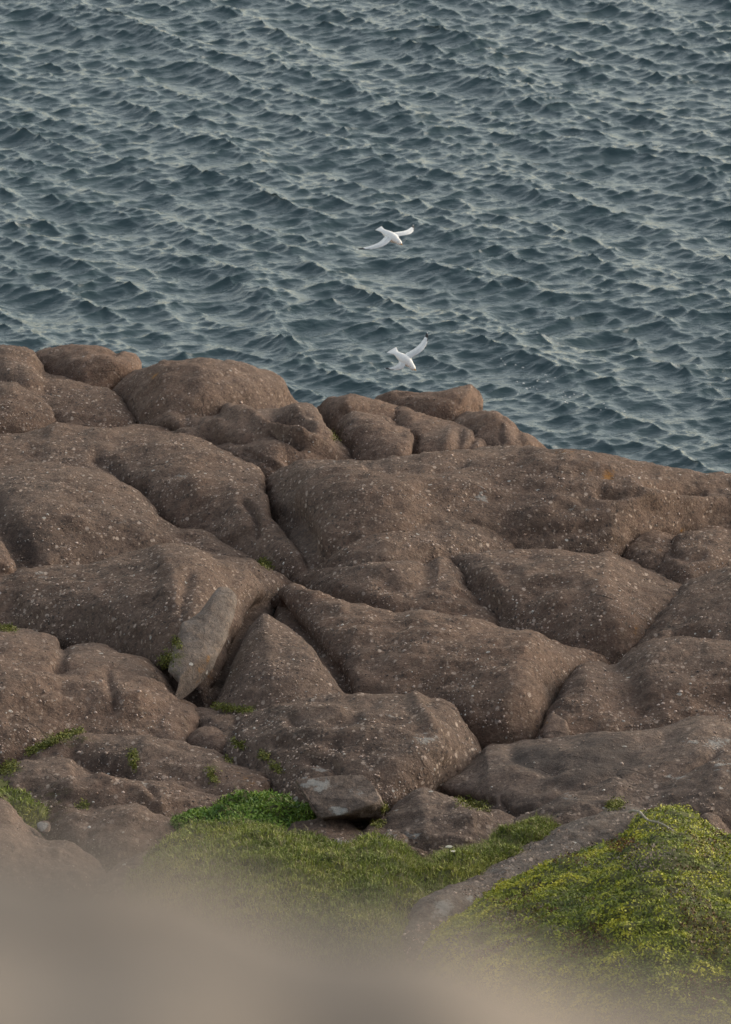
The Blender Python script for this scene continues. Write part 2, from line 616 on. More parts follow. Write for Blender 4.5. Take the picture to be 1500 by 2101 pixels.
def crystals(ob, G, PX, N, dens, org, seed):
    """coarse feldspar grains standing proud of the weathered surface"""
    global ICO
    if ICO is None:
        f = (1 + 5 ** .5) / 2
        v = np.array([(-1, f, 0), (1, f, 0), (-1, -f, 0), (1, -f, 0), (0, -1, f), (0, 1, f), (0, -1, -f), (0, 1, -f), (f, 0, -1), (f, 0, 1), (-f, 0, -1), (-f, 0, 1)], float)
        ICO = (v / np.linalg.norm(v[0]), np.array([(0, 11, 5), (0, 5, 1), (0, 1, 7), (0, 7, 10), (0, 10, 11), (1, 5, 9), (5, 11, 4), (11, 10, 2), (10, 7, 6), (7, 1, 8), (3, 9, 4), (3, 4, 2), (3, 2, 6), (3, 6, 8), (3, 8, 9), (4, 9, 5), (2, 4, 11), (6, 2, 10), (8, 6, 7), (9, 8, 1)]))
    r = np.random.default_rng(seed + 1)
    d1 = PX[1:, :-1] - PX[:-1, :-1]; d2 = PX[:-1, 1:] - PX[:-1, :-1]
    A = np.abs(d1[..., 0] * d2[..., 1] - d1[..., 1] * d2[..., 0])
    inside = (PX[:-1, :-1, 0] > -80) & (PX[:-1, :-1, 0] < 1580)
    fl = G[:-1, :-1].reshape(-1, 3)
    cl = np.clip(0.55 + 1.1 * fbm(fl, 1.3, 3, 61), 0.06, 2.2)
    w = (A * inside).ravel() * cl
    n = int(w.sum() / 44.0 * (dens + .05))
    if n < 3:
        return
    c = r.choice(len(w), n, p=w / w.sum())
    i, j = np.unravel_index(c, A.shape)
    fu, fv = r.random((n, 1)), r.random((n, 1))
    P = G[i, j] * (1 - fu) * (1 - fv) + G[i, j + 1] * fu * (1 - fv) + G[i + 1, j] * (1 - fu) * fv + G[i + 1, j + 1] * fu * fv
    nn = N[i, j]
    big = r.random(n)
    rad = 0.006 + 0.007 * r.random(n) + 0.017 * big ** 11
    Q = ICO[0][None] * (0.6 + 0.7 * r.random((n, 1, 3)))
    Q = Q + 0.12 * r.normal(size=Q.shape)
    Q = Q * rad[:, None, None]
    h = (Q * nn[:, None, :]).sum(-1, keepdims=True)
    Q = Q - h * nn[:, None, :] * 0.35
    V = P[:, None, :] + Q + nn[:, None, :] * (rad * 0.25)[:, None, None]
    F = ICO[1][None] + (np.arange(n) * 12)[:, None, None]
    pal = np.array([(0.50, 0.39, 0.33), (0.41, 0.305, 0.24), (0.28, 0.20, 0.155), (0.58, 0.54, 0.49), (0.22, 0.16, 0.125), (0.07, 0.055, 0.05), (0.30, 0.20, 0.15)])
    ci = r.choice(len(pal), n, p=[.20, .18, .22, .07, .13, .10, .10])
    ci = np.where((big > .965) & (ci > 3), 0, ci)
    C = pal[ci] * (0.75 + 0.5 * r.random((n, 1)))
    C = np.repeat(np.concatenate([C, np.ones((n, 1))], 1), 12, axis=0)
    k = new_mesh('feldspar_grains', V.reshape(-1, 3) - org, F.reshape(-1, 3), M_GRAIN, parent=ob, attrs={'tint': C})
    k['kind'] = 'stuff'


def stone(name, poly, d0, thick, label, n=3.0, tilt=(0, 0), amp=0.5, look=(.2, .6, .1), center=None, cuts=(), group=GROUP, step=4.0):
    """a loose stone: outline polygon in pixels, given thickness in metres, tilted faces"""
    poly = list(poly) + [poly[0]]
    n_u = int(max(30, sum(math.dist(a, b) for a, b in zip(poly[:-1], poly[1:])) / step))
    C, _ = catmull(poly, n_u + 1)
    C = C[:-1]
    c = np.array(center) if center else C.mean(0)
    nr = 16
    a = np.linspace(0, math.pi, 2 * nr + 1)          # 0 front centre, pi back centre
    r = np.sin(a) ** (2.0 / n)
    f = np.sign(np.cos(a)) * np.abs(np.cos(a)) ** (2.0 / n)
    PX = c + (C - c)[None] * r[:, None, None]
    q = PX - c
    DD = d0 + q[..., 0] * tilt[0] + q[..., 1] * tilt[1] - thick * f[:, None] * np.ones(len(C))
    G = at(PX[..., 0], PX[..., 1], DD)
    cw = G.reshape(-1, 3).mean(0)
    # planar cuts give it broken faces
    for (nx, ny, nz, dist) in cuts:
        nv = np.array([nx, ny, nz], float); nv /= np.linalg.norm(nv)
        e = (G - cw) @ nv - dist
        G = G - np.maximum(e, 0)[..., None] * nv * 0.93
    V = G.reshape(-1, 3)
    nrm = (V - cw) / np.maximum(np.linalg.norm(V - cw, axis=1, keepdims=True), 1e-6)
    V = V + nrm * (fbm(V, 2.5, 2, 3) * 0.04 + fbm(V, 9, 2, 4) * 0.014)[:, None] * amp
    m = len(C)
    G = V.reshape(len(a), m, 3)
    F = []
    for i in range(len(a) - 1):
        for j in range(m):
            F.append((i * m + j, i * m + (j + 1) % m, (i + 1) * m + (j + 1) % m, (i + 1) * m + j))
    P2 = PX.reshape(-1, 2)
    ob = new_mesh(name, V, np.array(F)[:, ::-1], M_ROCK, origin=(cw[0], cw[1], V[:, 2].min()),
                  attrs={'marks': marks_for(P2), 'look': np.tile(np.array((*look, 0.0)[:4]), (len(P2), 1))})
    tag(ob, label, 'stone', group)
    return ob


# skyline of the headland in the picture, used to keep the ground below it
SKY_X = [-400, 0, 150, 280, 430, 560, 620, 760, 960, 1120, 1300, 1500, 1900]
SKY_Y = [740, 716, 712, 740, 740, 772, 838, 815, 800, 917, 948, 974, 1010]


def build_bedrock():
    px = np.concatenate([np.linspace(-9000, -300, 30), np.linspace(-250, 1750, 81), np.linspace(1800, 10500, 30)])
    t = np.linspace(0, 1, 70)
    sky_y = np.interp(px, SKY_X, SKY_Y) + 105
    rows = []
    PYv = 2300 + (sky_y[None] - 2300) * t[:, None]
    PXv = np.broadcast_to(px, PYv.shape)
    D = plane_depth(PXv, PYv) + np.interp(PYv, [700, 1600, 1850], [1.6, 1.6, -.2])
    G = at(PXv, PYv, D)
    # far side falls to the sea bed, near side climbs to the cliff top where the photographer stands
    last = G[-1]
    drop = []
    for s in np.linspace(0.06, 1, 16):
        q = last.copy()
        q[:, 1] += 30 * s
        q[:, 2] = last[:, 2] + (-6 - last[:, 2]) * s ** 0.9
        drop.append(q)
    first = G[0]
    up = []
    for s in np.linspace(1, 0.02, 24):
        q = first.copy()
        q[:, 1] = 1.0 + (first[:, 1] - 1.0) * (1 - s)
        q[:, 0] = first[:, 0] * (1 - s) + s * np.linspace(-60, 60, len(px))
        e = 1 - s
        q[:, 2] = 43.2 + (first[:, 2] - 43.2) * e - 2.6 * np.sin(np.pi * e)
        up.append(q)
    back = []  # unseen hill behind the camera, added to cut sky fill on the rocks
    for yy, zz in ((-420, 190), (-260, 150), (-140, 100), (-80, 72), (-40, 54), (-12, 45), (-4, 43.2)):
        q = up[0].copy(); q[:, 1] = yy; q[:, 2] = zz
        q[:, 0] *= 1 + (-4 - yy) / 40.0
        back.append(q)
    G = np.stack(back + up + list(G) + drop)
    N = grid_normals(G)
    if N[64, 70, 2] < 0:
        N = -N
    flat = G.reshape(-1, 3)
    G = G + N * (fbm(flat, 0.35, 3, 2) * 0.25).reshape(G.shape[:2])[..., None]
    V = G.reshape(-1, 3)
    P = np.zeros((len(V), 2))
    ob = new_mesh('bedrock', V, grid_faces(len(px), len(G)), M_ROCK,
                  attrs={'marks': np.zeros((len(V), 4)), 'look': np.tile([.6, .3, .1, 0], (len(V), 1))})
    tag(ob, kind='structure')


build_bedrock()

BROWN = (.35, .05, .0)
PINK = (1.0, .25, .12)
GREY = (.7, .75, .15)
DOTS = (.9, .35, .55)

loft('granite_rock', [(40, 745), (70, 722), (95, 711), (130, 709), (170, 712), (200, 717), (235, 724), (262, 731), (276, 735), (282, 752), (268, 778)],
     [(45, 775), (100, 805), (160, 825), (220, 822), (250, 808), (266, 785)], k=2.4, look=BROWN,
     strokes=[([(185, 731), (215, 729), (240, 728)], 5, -.10), ([(150, 752), (210, 755), (270, 760)], 14, .08)],
     label='brown rock on the skyline at the far left, nearest the sea there')
loft('granite_rock', [(-70, 722), (-20, 716), (10, 715), (35, 716), (60, 722), (78, 745), (88, 768), (110, 773), (145, 778), (180, 787), (205, 789), (225, 797), (243, 815), (262, 838), (275, 858), (287, 875)],
     [(-70, 835), (0, 875), (100, 905), (200, 915), (260, 905), (288, 890)], k=2.6, look=PINK,
     label='pinkish speckled rock sloping down from the left edge below the skyline')
loft('granite_rock', [(-70, 795), (-20, 786), (10, 784), (40, 789), (70, 803), (95, 820), (112, 840), (122, 862), (132, 885)],
     [(-70, 920), (0, 922), (80, 912), (130, 893)], k=2.2, look=PINK, off=-.3,
     label='small speckled hump cut by the left edge, under the pinkish slope')
loft('granite_boulder', [(208, 804), (232, 787), (262, 765), (300, 748), (330, 738), (350, 736), (390, 735), (425, 738), (455, 746), (500, 752), (530, 761), (560, 769), (577, 779), (583, 795), (597, 815), (614, 838)],
     [(212, 820), (250, 860), (300, 905), (400, 915), (500, 895), (580, 875), (614, 850)], k=2.1, look=(.45, .2, .02),
     strokes=[([(300, 775), (330, 752), (345, 745)], 6, -.06), ([(420, 770), (500, 780), (560, 800)], 30, .08)],
     label='large dark brown boulder on the skyline left of the gap to the sea')
loft('granite_rock', [(290, 880), (310, 866), (330, 853), (350, 846), (365, 848), (380, 853), (400, 851), (425, 857), (445, 850), (462, 841), (480, 837), (495, 834), (512, 840), (520, 843), (545, 842), (575, 840), (600, 834), (620, 836), (635, 838), (650, 848), (662, 865), (680, 885), (700, 912), (720, 930), (747, 950)],
     [(298, 893), (360, 940), (440, 960), (520, 990), (600, 990), (680, 980), (747, 962)], k=2.3, look=(.5, .35, 0),
     strokes=[([(335, 876), (360, 867), (380, 864), (408, 866)], 8, -.20), ([(470, 848), (500, 852), (530, 868), (560, 884), (590, 896), (620, 902)], 11, .22),
              ([(555, 864), (590, 866), (630, 875)], 13, -.24), ([(560, 893), (585, 903), (615, 918)], 6, -.18), ([(430, 897), (470, 908), (510, 903), (560, 897)], 10, -.20),
              ([(420, 870), (450, 872)], 14, .10), ([(610, 850), (640, 868), (670, 900)], 10, .10), ([(640, 905), (680, 930)], 10, .08)],
     label='dark folded rock with twisted ridges in front of the skyline boulder')
loft('granite_rock', [(428, 925), (455, 916), (480, 908), (520, 902), (545, 897), (565, 898), (585, 908), (605, 925), (622, 940)],
     [(435, 945), (480, 970), (540, 990), (590, 985), (620, 955)], k=2.0, look=(.5, .35, 0), off=-.4,
     strokes=[([(500, 925), (540, 940), (570, 960)], 7, -.10), ([(525, 930), (560, 945), (585, 965)], 6, .08)],
     label='low wedge of dark rock between the folded rock and the large fold below')
loft('granite_boulder', [(752, 826), (775, 813), (800, 806), (840, 802), (870, 799), (900, 795), (925, 793), (945, 793), (962, 797), (978, 806), (985, 822), (988, 842)],
     [(756, 845), (830, 880), (890, 890), (940, 888), (986, 858)], k=1.7, look=BROWN, off=.6,
     strokes=[([(962, 800), (952, 818), (943, 838)], 6, .06)],
     label='flat topped brown boulder on the skyline below the lower gull')
loft('granite_boulder', [(908, 878), (930, 856), (950, 843), (975, 840), (990, 845), (1010, 848), (1030, 855), (1050, 868), (1065, 882), (1085, 888), (1100, 900), (1122, 920)],
     [(914, 900), (960, 945), (1020, 958), (1080, 955), (1120, 935)], k=1.8, look=BROWN,
     strokes=[([(1028, 870), (1022, 890), (1030, 905)], 5, -.06), ([(1065, 884), (1075, 905)], 6, -.06)],
     label='brown boulder stepping down the skyline to the right of the flat topped one')
loft('granite_boulder', [(636, 846), (652, 832), (670, 822), (690, 814), (715, 811), (740, 815), (760, 819), (790, 823), (830, 838), (862, 858)],
     [(642, 860), (680, 910), (730, 925), (800, 920), (860, 890)], k=1.8, look=BROWN,
     strokes=[([(700, 845), (740, 846), (770, 855)], 8, -.10)],
     label='round brown boulder on the skyline just right of the gap to the sea')
loft('granite_boulder', [(785, 858), (800, 842), (815, 834), (835, 834), (855, 844), (880, 858), (905, 868), (930, 875), (955, 878), (975, 890), (990, 905), (1002, 925)],
     [(792, 880), (830, 945), (870, 968), (930, 968), (980, 962), (1000, 945)], k=1.9, look=BROWN, off=-.3,
     strokes=[([(850, 895), (848, 932)], 7, -.14), ([(925, 890), (915, 930)], 14, .08), ([(978, 892), (960, 925)], 6, -.08), ([(945, 890), (940, 930)], 7, -.07)],
     label='long brown hump in the middle of the skyline boulders')
loft('granite_boulder', [(684, 888), (698, 862), (715, 850), (730, 846), (755, 852), (790, 858), (810, 868), (835, 875), (845, 878), (851, 892), (850, 915), (847, 942)],
     [(690, 905), (715, 945), (745, 968), (790, 978), (830, 972), (846, 955)], k=1.6, look=(.4, .2, 0), off=-.5,
     label='rounded brown boulder tucked below the skyline boulders, above the long slope')
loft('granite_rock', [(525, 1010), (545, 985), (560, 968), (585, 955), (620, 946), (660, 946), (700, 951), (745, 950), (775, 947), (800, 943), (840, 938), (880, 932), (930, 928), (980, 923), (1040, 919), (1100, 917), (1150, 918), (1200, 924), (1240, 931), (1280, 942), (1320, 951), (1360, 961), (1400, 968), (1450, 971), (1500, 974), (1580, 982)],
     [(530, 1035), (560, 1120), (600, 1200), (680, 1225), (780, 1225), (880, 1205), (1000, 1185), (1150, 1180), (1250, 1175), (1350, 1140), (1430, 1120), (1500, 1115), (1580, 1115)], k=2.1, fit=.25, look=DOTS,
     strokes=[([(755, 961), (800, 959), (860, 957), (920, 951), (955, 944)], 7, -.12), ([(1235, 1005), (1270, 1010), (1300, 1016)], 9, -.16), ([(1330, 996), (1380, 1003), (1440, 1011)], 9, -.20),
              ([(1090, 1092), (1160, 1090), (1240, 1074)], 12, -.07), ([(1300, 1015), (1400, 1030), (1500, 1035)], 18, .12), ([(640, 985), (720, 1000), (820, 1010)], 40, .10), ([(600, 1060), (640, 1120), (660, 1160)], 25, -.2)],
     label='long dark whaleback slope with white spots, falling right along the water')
loft('granite_rock', [(648, 1175), (690, 1144), (735, 1110), (780, 1088), (830, 1071), (880, 1059), (930, 1062), (990, 1076), (1040, 1092), (1092, 1112)],
     [(660, 1200), (740, 1228), (830, 1218), (920, 1200), (1000, 1180), (1090, 1150)], k=2.8, fit=1.0, gap=.03, look=DOTS, off=-1.0,
     label='low speckled shelf at the foot of the long dark whaleback')
loft('granite_rock', [(1240, 1142), (1270, 1120), (1300, 1103), (1330, 1093), (1350, 1092), (1375, 1097), (1388, 1112), (1382, 1135), (1362, 1158), (1348, 1178)],
     [(1246, 1152), (1280, 1175), (1310, 1190), (1346, 1190)], k=2.0, look=PINK,
     label='small speckled knob at the right, left of the red stained crevice')
loft('granite_rock', [(1338, 1165), (1362, 1135), (1385, 1108), (1405, 1095), (1430, 1086), (1470, 1085), (1500, 1089), (1580, 1097)],
     [(1342, 1190), (1400, 1225), (1450, 1228), (1500, 1215), (1580, 1205)], k=2.2, look=PINK, off=-.2,
     strokes=[([(1375, 1130), (1395, 1140), (1440, 1140)], 9, -.10)],
     label='speckled hump at the right edge under the red stained crevice')
# upper fold on the left
loft('granite_rock', [(-70, 896), (-20, 894), (0, 893), (50, 888), (85, 878), (105, 868), (125, 867), (150, 872), (180, 877), (220, 879), (255, 879), (285, 875), (330, 879), (365, 887), (400, 898), (430, 914), (460, 930), (490, 944), (520, 953), (536, 964), (545, 980), (550, 1005), (554, 1035), (560, 1060), (578, 1090), (600, 1120), (625, 1155), (650, 1185), (695, 1226)],
     [(-70, 1050), (0, 1050), (100, 1040), (200, 1040), (280, 1065), (330, 1095), (390, 1118), (440, 1140), (490, 1165), (530, 1180), (570, 1200), (610, 1215), (650, 1226), (695, 1232)], k=2.2, look=PINK,
     strokes=[([(200, 945), (225, 955), (250, 985), (290, 1010)], 14, -.16), ([(500, 1030), (515, 1045), (525, 1070), (525, 1095)], 8, -.12), ([(400, 1000), (440, 1010), (480, 1015)], 25, .10)],
     label='great rounded fold at upper left, its right flank sweeping down like a fin')
loft('granite_rock', [(-70, 975), (0, 962), (60, 955), (120, 955), (180, 961), (213, 970), (240, 986), (280, 1010), (307, 1031), (328, 1062), (360, 1083), (390, 1090), (425, 1097), (460, 1116), (500, 1139), (535, 1152)],
     [(-70, 1215), (0, 1215), (80, 1205), (180, 1185), (300, 1172), (380, 1165), (450, 1168), (500, 1168), (535, 1164)], k=3.0, look=(1.0, .55, .2), off=-.4,
     strokes=[([(-20, 1030), (10, 1070), (35, 1110), (60, 1145)], 26, -.28), ([(230, 1070), (290, 1085), (340, 1105)], 22, .06)],
     label='paler speckled slope tucked under the great fold at left')
loft('granite_rock', [(-70, 1098), (-20, 1104), (0, 1110), (10, 1118), (22, 1140), (33, 1160), (37, 1182)],
     [(-70, 1200), (0, 1205), (36, 1192)], k=1.5, look=(.4, .1, 0), off=-1.2,
     label='small tan corner of rock at the left edge below the paler slope')
# middle bench
loft('granite_rock', [(592, 1182), (640, 1161), (680, 1162), (725, 1163), (755, 1160), (800, 1155), (830, 1148), (850, 1150), (875, 1160), (890, 1155), (905, 1148), (925, 1158), (945, 1168), (980, 1210), (1020, 1245), (1065, 1280)],
     [(600, 1212), (680, 1275), (760, 1315), (850, 1325), (950, 1335), (1010, 1325), (1062, 1298)], k=2.8, look=PINK,
     strokes=[([(790, 1200), (850, 1195), (900, 1185)], 18, -.10), ([(700, 1215), (780, 1225), (860, 1240)], 20, .07)],
     label='low knobbly bench in the middle, under the speckled shelf')
loft('granite_rock', [(915, 1180), (940, 1152), (955, 1144), (985, 1138), (1020, 1131), (1060, 1130), (1100, 1128), (1150, 1126), (1170, 1131), (1200, 1137), (1225, 1137), (1245, 1131), (1258, 1139), (1290, 1155), (1320, 1170), (1355, 1185), (1400, 1198), (1445, 1222)],
     [(922, 1215), (1000, 1315), (1100, 1355), (1200, 1380), (1300, 1385), (1380, 1335), (1442, 1245)], k=2.2, look=PINK,
     strokes=[([(1030, 1170), (1060, 1178), (1040, 1185)], 12, -.08), ([(970, 1185), (1000, 1230), (1030, 1260)], 20, -.09), ([(1190, 1180), (1240, 1230), (1270, 1290)], 30, .08)],
     label='broad speckled dome right of centre, above the cleft')
loft('granite_rock', [(1285, 1355), (1312, 1315), (1330, 1290), (1360, 1255), (1395, 1217), (1420, 1197), (1450, 1180), (1480, 1163), (1505, 1151), (1580, 1132)],
     [(1290, 1370), (1360, 1395), (1430, 1405), (1500, 1410), (1580, 1415)], k=2.4, look=(.9, .35, .1), off=-1.0,
     strokes=[([(1380, 1296), (1420, 1293), (1450, 1302)], 9, -.16)],
     label='steep speckled rock rising to the right edge beside the broad dome')
loft('granite_rock', [(545, 1240), (560, 1212), (578, 1200), (600, 1203), (640, 1222), (690, 1238), (740, 1243), (790, 1256), (840, 1266), (900, 1271), (960, 1270), (1000, 1280), (1050, 1293), (1100, 1308), (1160, 1327), (1210, 1337), (1262, 1362)],
     [(552, 1265), (590, 1420), (660, 1490), (760, 1510), (860, 1520), (960, 1550), (1060, 1562), (1118, 1550), (1150, 1490), (1180, 1430), (1220, 1395), (1260, 1374)], k=1.9, fit=.55, look=(.9, .1, .05), off=-.2,
     strokes=[([(562, 1238), (620, 1296), (672, 1350), (700, 1410)], 20, -.26), ([(600, 1212), (650, 1234), (700, 1250)], 14, .10), ([(700, 1330), (690, 1380), (700, 1430)], 25, -.06), ([(1080, 1330), (1060, 1400), (1040, 1480)], 35, .10), ([(870, 1290), (840, 1380), (820, 1440)], 40, .08), ([(960, 1300), (950, 1400)], 30, -.06)],
     label='biggest brown hump in the centre, running down to the right')
loft('granite_rock', [(1100, 1535), (1125, 1478), (1145, 1430), (1165, 1395), (1185, 1372), (1215, 1358), (1255, 1357), (1275, 1345), (1305, 1330), (1340, 1312), (1370, 1305), (1410, 1304), (1450, 1308), (1500, 1315), (1580, 1328)],
     [(1105, 1550), (1180, 1560), (1280, 1560), (1380, 1555), (1500, 1555), (1580, 1555)], k=1.9, look=(.8, .1, .1), off=-.5,
     strokes=[([(1262, 1358), (1290, 1390), (1310, 1440)], 26, -.09), ([(1340, 1360), (1320, 1420)], 30, .05), ([(1200, 1390), (1215, 1440), (1250, 1480)], 25, .06), ([(1440, 1420), (1490, 1430)], 40, -.12)],
     label='double humped brown rock at right below the cleft')
loft('granite_rock', [(-70, 1172), (0, 1180), (40, 1172), (90, 1165), (130, 1157), (185, 1157), (240, 1146), (300, 1133), (340, 1123), (380, 1119), (410, 1126), (440, 1140), (470, 1143), (515, 1147), (545, 1160), (575, 1181), (610, 1208)],
     [(-70, 1320), (0, 1330), (60, 1330), (120, 1350), (200, 1370), (300, 1410), (380, 1450), (430, 1470), (480, 1425), (530, 1330), (570, 1255), (606, 1220)], k=2.2, fit=.6, look=(1.0, .4, .2),
     strokes=[([(385, 1190), (372, 1260), (350, 1320)], 14, -.10), ([(340, 1150), (400, 1160), (440, 1200)], 30, .08), ([(500, 1180), (470, 1280)], 16, .07), ([(348, 1386), (372, 1412), (396, 1442)], 11, -.7), ([(545, 1235), (505, 1315), (455, 1420)], 15, -.28), ([(60, 1200), (160, 1220), (240, 1250)], 40, .08)],
     label='broad speckled shoulder behind the leaning slab at left')
loft('granite_rock', [(425, 1465), (450, 1420), (475, 1365), (500, 1312), (527, 1268), (545, 1256), (570, 1274), (610, 1304), (640, 1335), (662, 1370), (685, 1405), (730, 1455)],
     [(432, 1478), (520, 1492), (600, 1498), (680, 1490), (728, 1472)], k=2.9, look=(.9, .6, .1), off=-1.4, amp=.6,
     label='triangular grey face set in the hollow right of the leaning slab')
loft('granite_rock', [(-70, 1306), (-20, 1298), (0, 1295), (30, 1294), (60, 1297), (90, 1303), (110, 1313), (125, 1330), (140, 1328), (165, 1326), (195, 1326), (220, 1333), (250, 1345), (290, 1356), (310, 1368), (330, 1385), (350, 1405), (370, 1425), (395, 1447), (412, 1480)],
     [(-70, 1590), (0, 1590), (60, 1582), (120, 1570), (200, 1565), (300, 1568), (370, 1560), (408, 1515)], k=1.9, look=(.55, .25, .25), off=-.6,
     strokes=[([(130, 1335), (120, 1370)], 14, -.06), ([(222, 1380), (228, 1420), (235, 1450)], 8, -.07), ([(250, 1440), (290, 1428), (340, 1430)], 9, .05), ([(330, 1455), (300, 1520)], 40, -.08)],
     label='smooth brown dome at the left edge below the leaning slab')
loft('granite_boulder', [(378, 1485), (400, 1462), (440, 1457), (480, 1462), (520, 1455), (560, 1447), (600, 1440), (650, 1435), (700, 1432), (750, 1431), (800, 1433), (850, 1437), (880, 1443), (910, 1450), (930, 1462), (945, 1482), (960, 1507), (975, 1532), (989, 1556), (986, 1578), (965, 1596)],
     [(386, 1515), (440, 1575), (500, 1615), (560, 1655), (620, 1685), (700, 1705), (790, 1700), (850, 1672), (890, 1642), (930, 1618), (962, 1602)], k=1.6, look=(1.0, .6, .25), off=-.3,
     strokes=[([(600, 1482), (650, 1486), (700, 1480), (730, 1474)], 12, -.14), ([(560, 1455), (640, 1453), (700, 1458)], 8, .07), ([(570, 1530), (640, 1520), (690, 1525)], 10, -.06), ([(850, 1440), (880, 1490), (905, 1550)], 14, .10), ([(480, 1470), (470, 1500), (500, 1540)], 8, -.08), ([(640, 1560), (680, 1560), (690, 1580)], 10, -.10)],
     label='wide grey speckled boulder in front of the big central hump')
loft('granite_rock', [(374, 1530), (392, 1508), (415, 1497), (440, 1497), (460, 1506), (472, 1522), (470, 1550)],
     [(382, 1552), (420, 1575), (450, 1575), (470, 1562)], k=1.5, look=(.4, .3, 0), off=-.4,
     label='small rounded rock wedged left of the wide speckled boulder')
loft('granite_rock', [(15, 1585), (60, 1555), (90, 1535), (120, 1515), (160, 1503), (190, 1497), (225, 1497), (260, 1503), (300, 1510), (330, 1520), (370, 1530), (400, 1540), (440, 1552), (480, 1563), (510, 1574), (542, 1582), (560, 1594), (558, 1620), (532, 1648)],
     [(25, 1602), (100, 1630), (200, 1640), (300, 1660), (400, 1680), (480, 1680), (530, 1658)], k=1.7, look=(.8, .3, .05), off=-.2,
     strokes=[([(150, 1545), (200, 1565), (250, 1585)], 20, -.18), ([(300, 1530), (380, 1555), (440, 1570)], 20, .08), ([(350, 1590), (420, 1605)], 10, -.08)],
     label='brown ridge at lower left with green tufts along its top')
loft('granite_rock', [(-70, 1592), (0, 1586), (20, 1566), (50, 1560), (100, 1555), (140, 1557), (160, 1572), (185, 1583), (230, 1590), (280, 1597), (320, 1600), (350, 1608), (380, 1622), (420, 1630), (460, 1635), (497, 1647), (516, 1668)],
     [(-70, 1680), (0, 1685), (60, 1710), (150, 1722), (250, 1722), (330, 1722), (390, 1720), (450, 1708), (514, 1680)], k=1.6, look=(.8, .3, .05), off=-.3,
     strokes=[([(60, 1620), (120, 1630), (170, 1650)], 20, -.10), ([(200, 1600), (280, 1630), (330, 1660)], 14, .08), ([(300, 1615), (320, 1645)], 7, -.06)],
     label='second brown ridge at lower left, in front of the tufted one')
loft('granite_rock', [(85, 1692), (120, 1673), (150, 1663), (200, 1660), (250, 1655), (285, 1655), (310, 1672), (340, 1682), (365, 1692), (382, 1708), (378, 1738)],
     [(92, 1735), (160, 1780), (230, 1790), (300, 1780), (350, 1765), (376, 1748)], k=1.8, look=(.5, .5, .05), off=-.3,
     label='oval grey brown rock at lower left beside the green patch')
loft('granite_rock', [(-70, 1640), (-20, 1638), (8, 1640), (22, 1655), (30, 1675), (42, 1692), (60, 1712), (75, 1735)],
     [(-70, 1760), (0, 1765), (50, 1758), (74, 1745)], k=1.5, look=(.3, .4, 0), off=-1.2,
     label='rounded rock cut by the left edge near the blurred foreground')
loft('granite_rock', [(-70, 1694), (0, 1687), (25, 1688), (60, 1710), (100, 1730), (140, 1738), (180, 1762), (225, 1800)],
     [(-70, 1870), (50, 1870), (150, 1860), (222, 1825)], k=2.0, look=(.3, .5, 0), off=-.2,
     label='pale low rock at the left edge half lost in the blurred foreground')
loft('granite_rock', [(180, 1805), (250, 1766), (300, 1750), (350, 1740), (390, 1735), (430, 1760)],
     [(190, 1835), (260, 1860), (340, 1850), (425, 1800)], k=2.2, look=(.4, .5, 0), off=-.3,
     label='low grey rock between the oval rock and the grass')
# loose stones
stone('leaning_slab', [(345, 1378), (352, 1345), (364, 1312), (372, 1282), (392, 1272), (408, 1258), (426, 1233), (446, 1208), (461, 1204), (475, 1210), (486, 1228), (481, 1262), (464, 1310), (442, 1362), (418, 1412), (397, 1442), (380, 1418)],
      plane_depth(400., 1440.) - 0.9, 0.30, 'tall narrow slab of pale smooth stone leaning upright at left', n=2.6, tilt=(0.003, -0.010), center=(418, 1318), look=(.10, .45, 0, .75), amp=.6, cuts=[(0.8, -0.6, 0.1, 0.40)])
def broken_block():
    import bmesh
    d0 = float(plane_depth(np.array(700.), np.array(1700.))) - 2.0
    pts = [(606, 1600, .75), (680, 1592, .85), (746, 1587, .80), (768, 1608, .55), (780, 1638, .22), (789, 1656, .34), (784, 1676, .55), (758, 1683, .60),
           (722, 1672, .10), (690, 1674, .02), (662, 1679, .04), (645, 1664, .12), (627, 1632, .40), (770, 1648, .10),
           (640, 1612, 1.7), (740, 1604, 1.7), (775, 1668, 1.5), (660, 1690, 1.4), (700, 1694, 1.0)]
    bm = bmesh.new()
    for x, y, d in pts:
        bm.verts.new(at(float(x), float(y), d0 + d))
    r = bmesh.ops.convex_hull(bm, input=bm.verts)
    bmesh.ops.delete(bm, geom=[g for g in r['geom_interior'] if isinstance(g, bmesh.types.BMVert)], context='VERTS')
    bmesh.ops.dissolve_limit(bm, angle_limit=R(9), verts=bm.verts, edges=bm.edges)
    bmesh.ops.bevel(bm, geom=list(bm.edges), offset=.022, segments=2, affect='EDGES', profile=.6)
    bmesh.ops.triangulate(bm, faces=bm.faces)
    for _ in range(4):
        bmesh.ops.subdivide_edges(bm, edges=[e for e in bm.edges if e.calc_length() > .05], cuts=1)
        bmesh.ops.triangulate(bm, faces=bm.faces)
    bm.normal_update()
    V = np.array([v.co for v in bm.verts]); Nn = np.array([v.normal for v in bm.verts])
    F = np.array([[v.index for v in f.verts] for f in bm.faces]) if not bm.verts.index_update() else None
    V = V + Nn * (fbm(V, 3, 2, 3) * .022 + fbm(V, 11, 2, 5) * .009)[:, None]
    q = (V - CAM); w = q @ FWD
    P2 = np.stack([q @ RIGHT / w * FPX + W / 2, -(q @ UP) / w * FPX + H / 2], 1)
    ob = new_mesh('broken_block', V, F, M_ROCK, origin=(V[:, 0].mean(), V[:, 1].mean(), V[:, 2].min()),
                  attrs={'marks': marks_for(P2), 'look': np.tile(np.array([.25, .9, .1, 0.35]), (len(P2), 1))})
    tag(ob, 'angular dark block with pale grey lichen perched at the edge of the grass', 'stone', GROUP)
    bm.free()


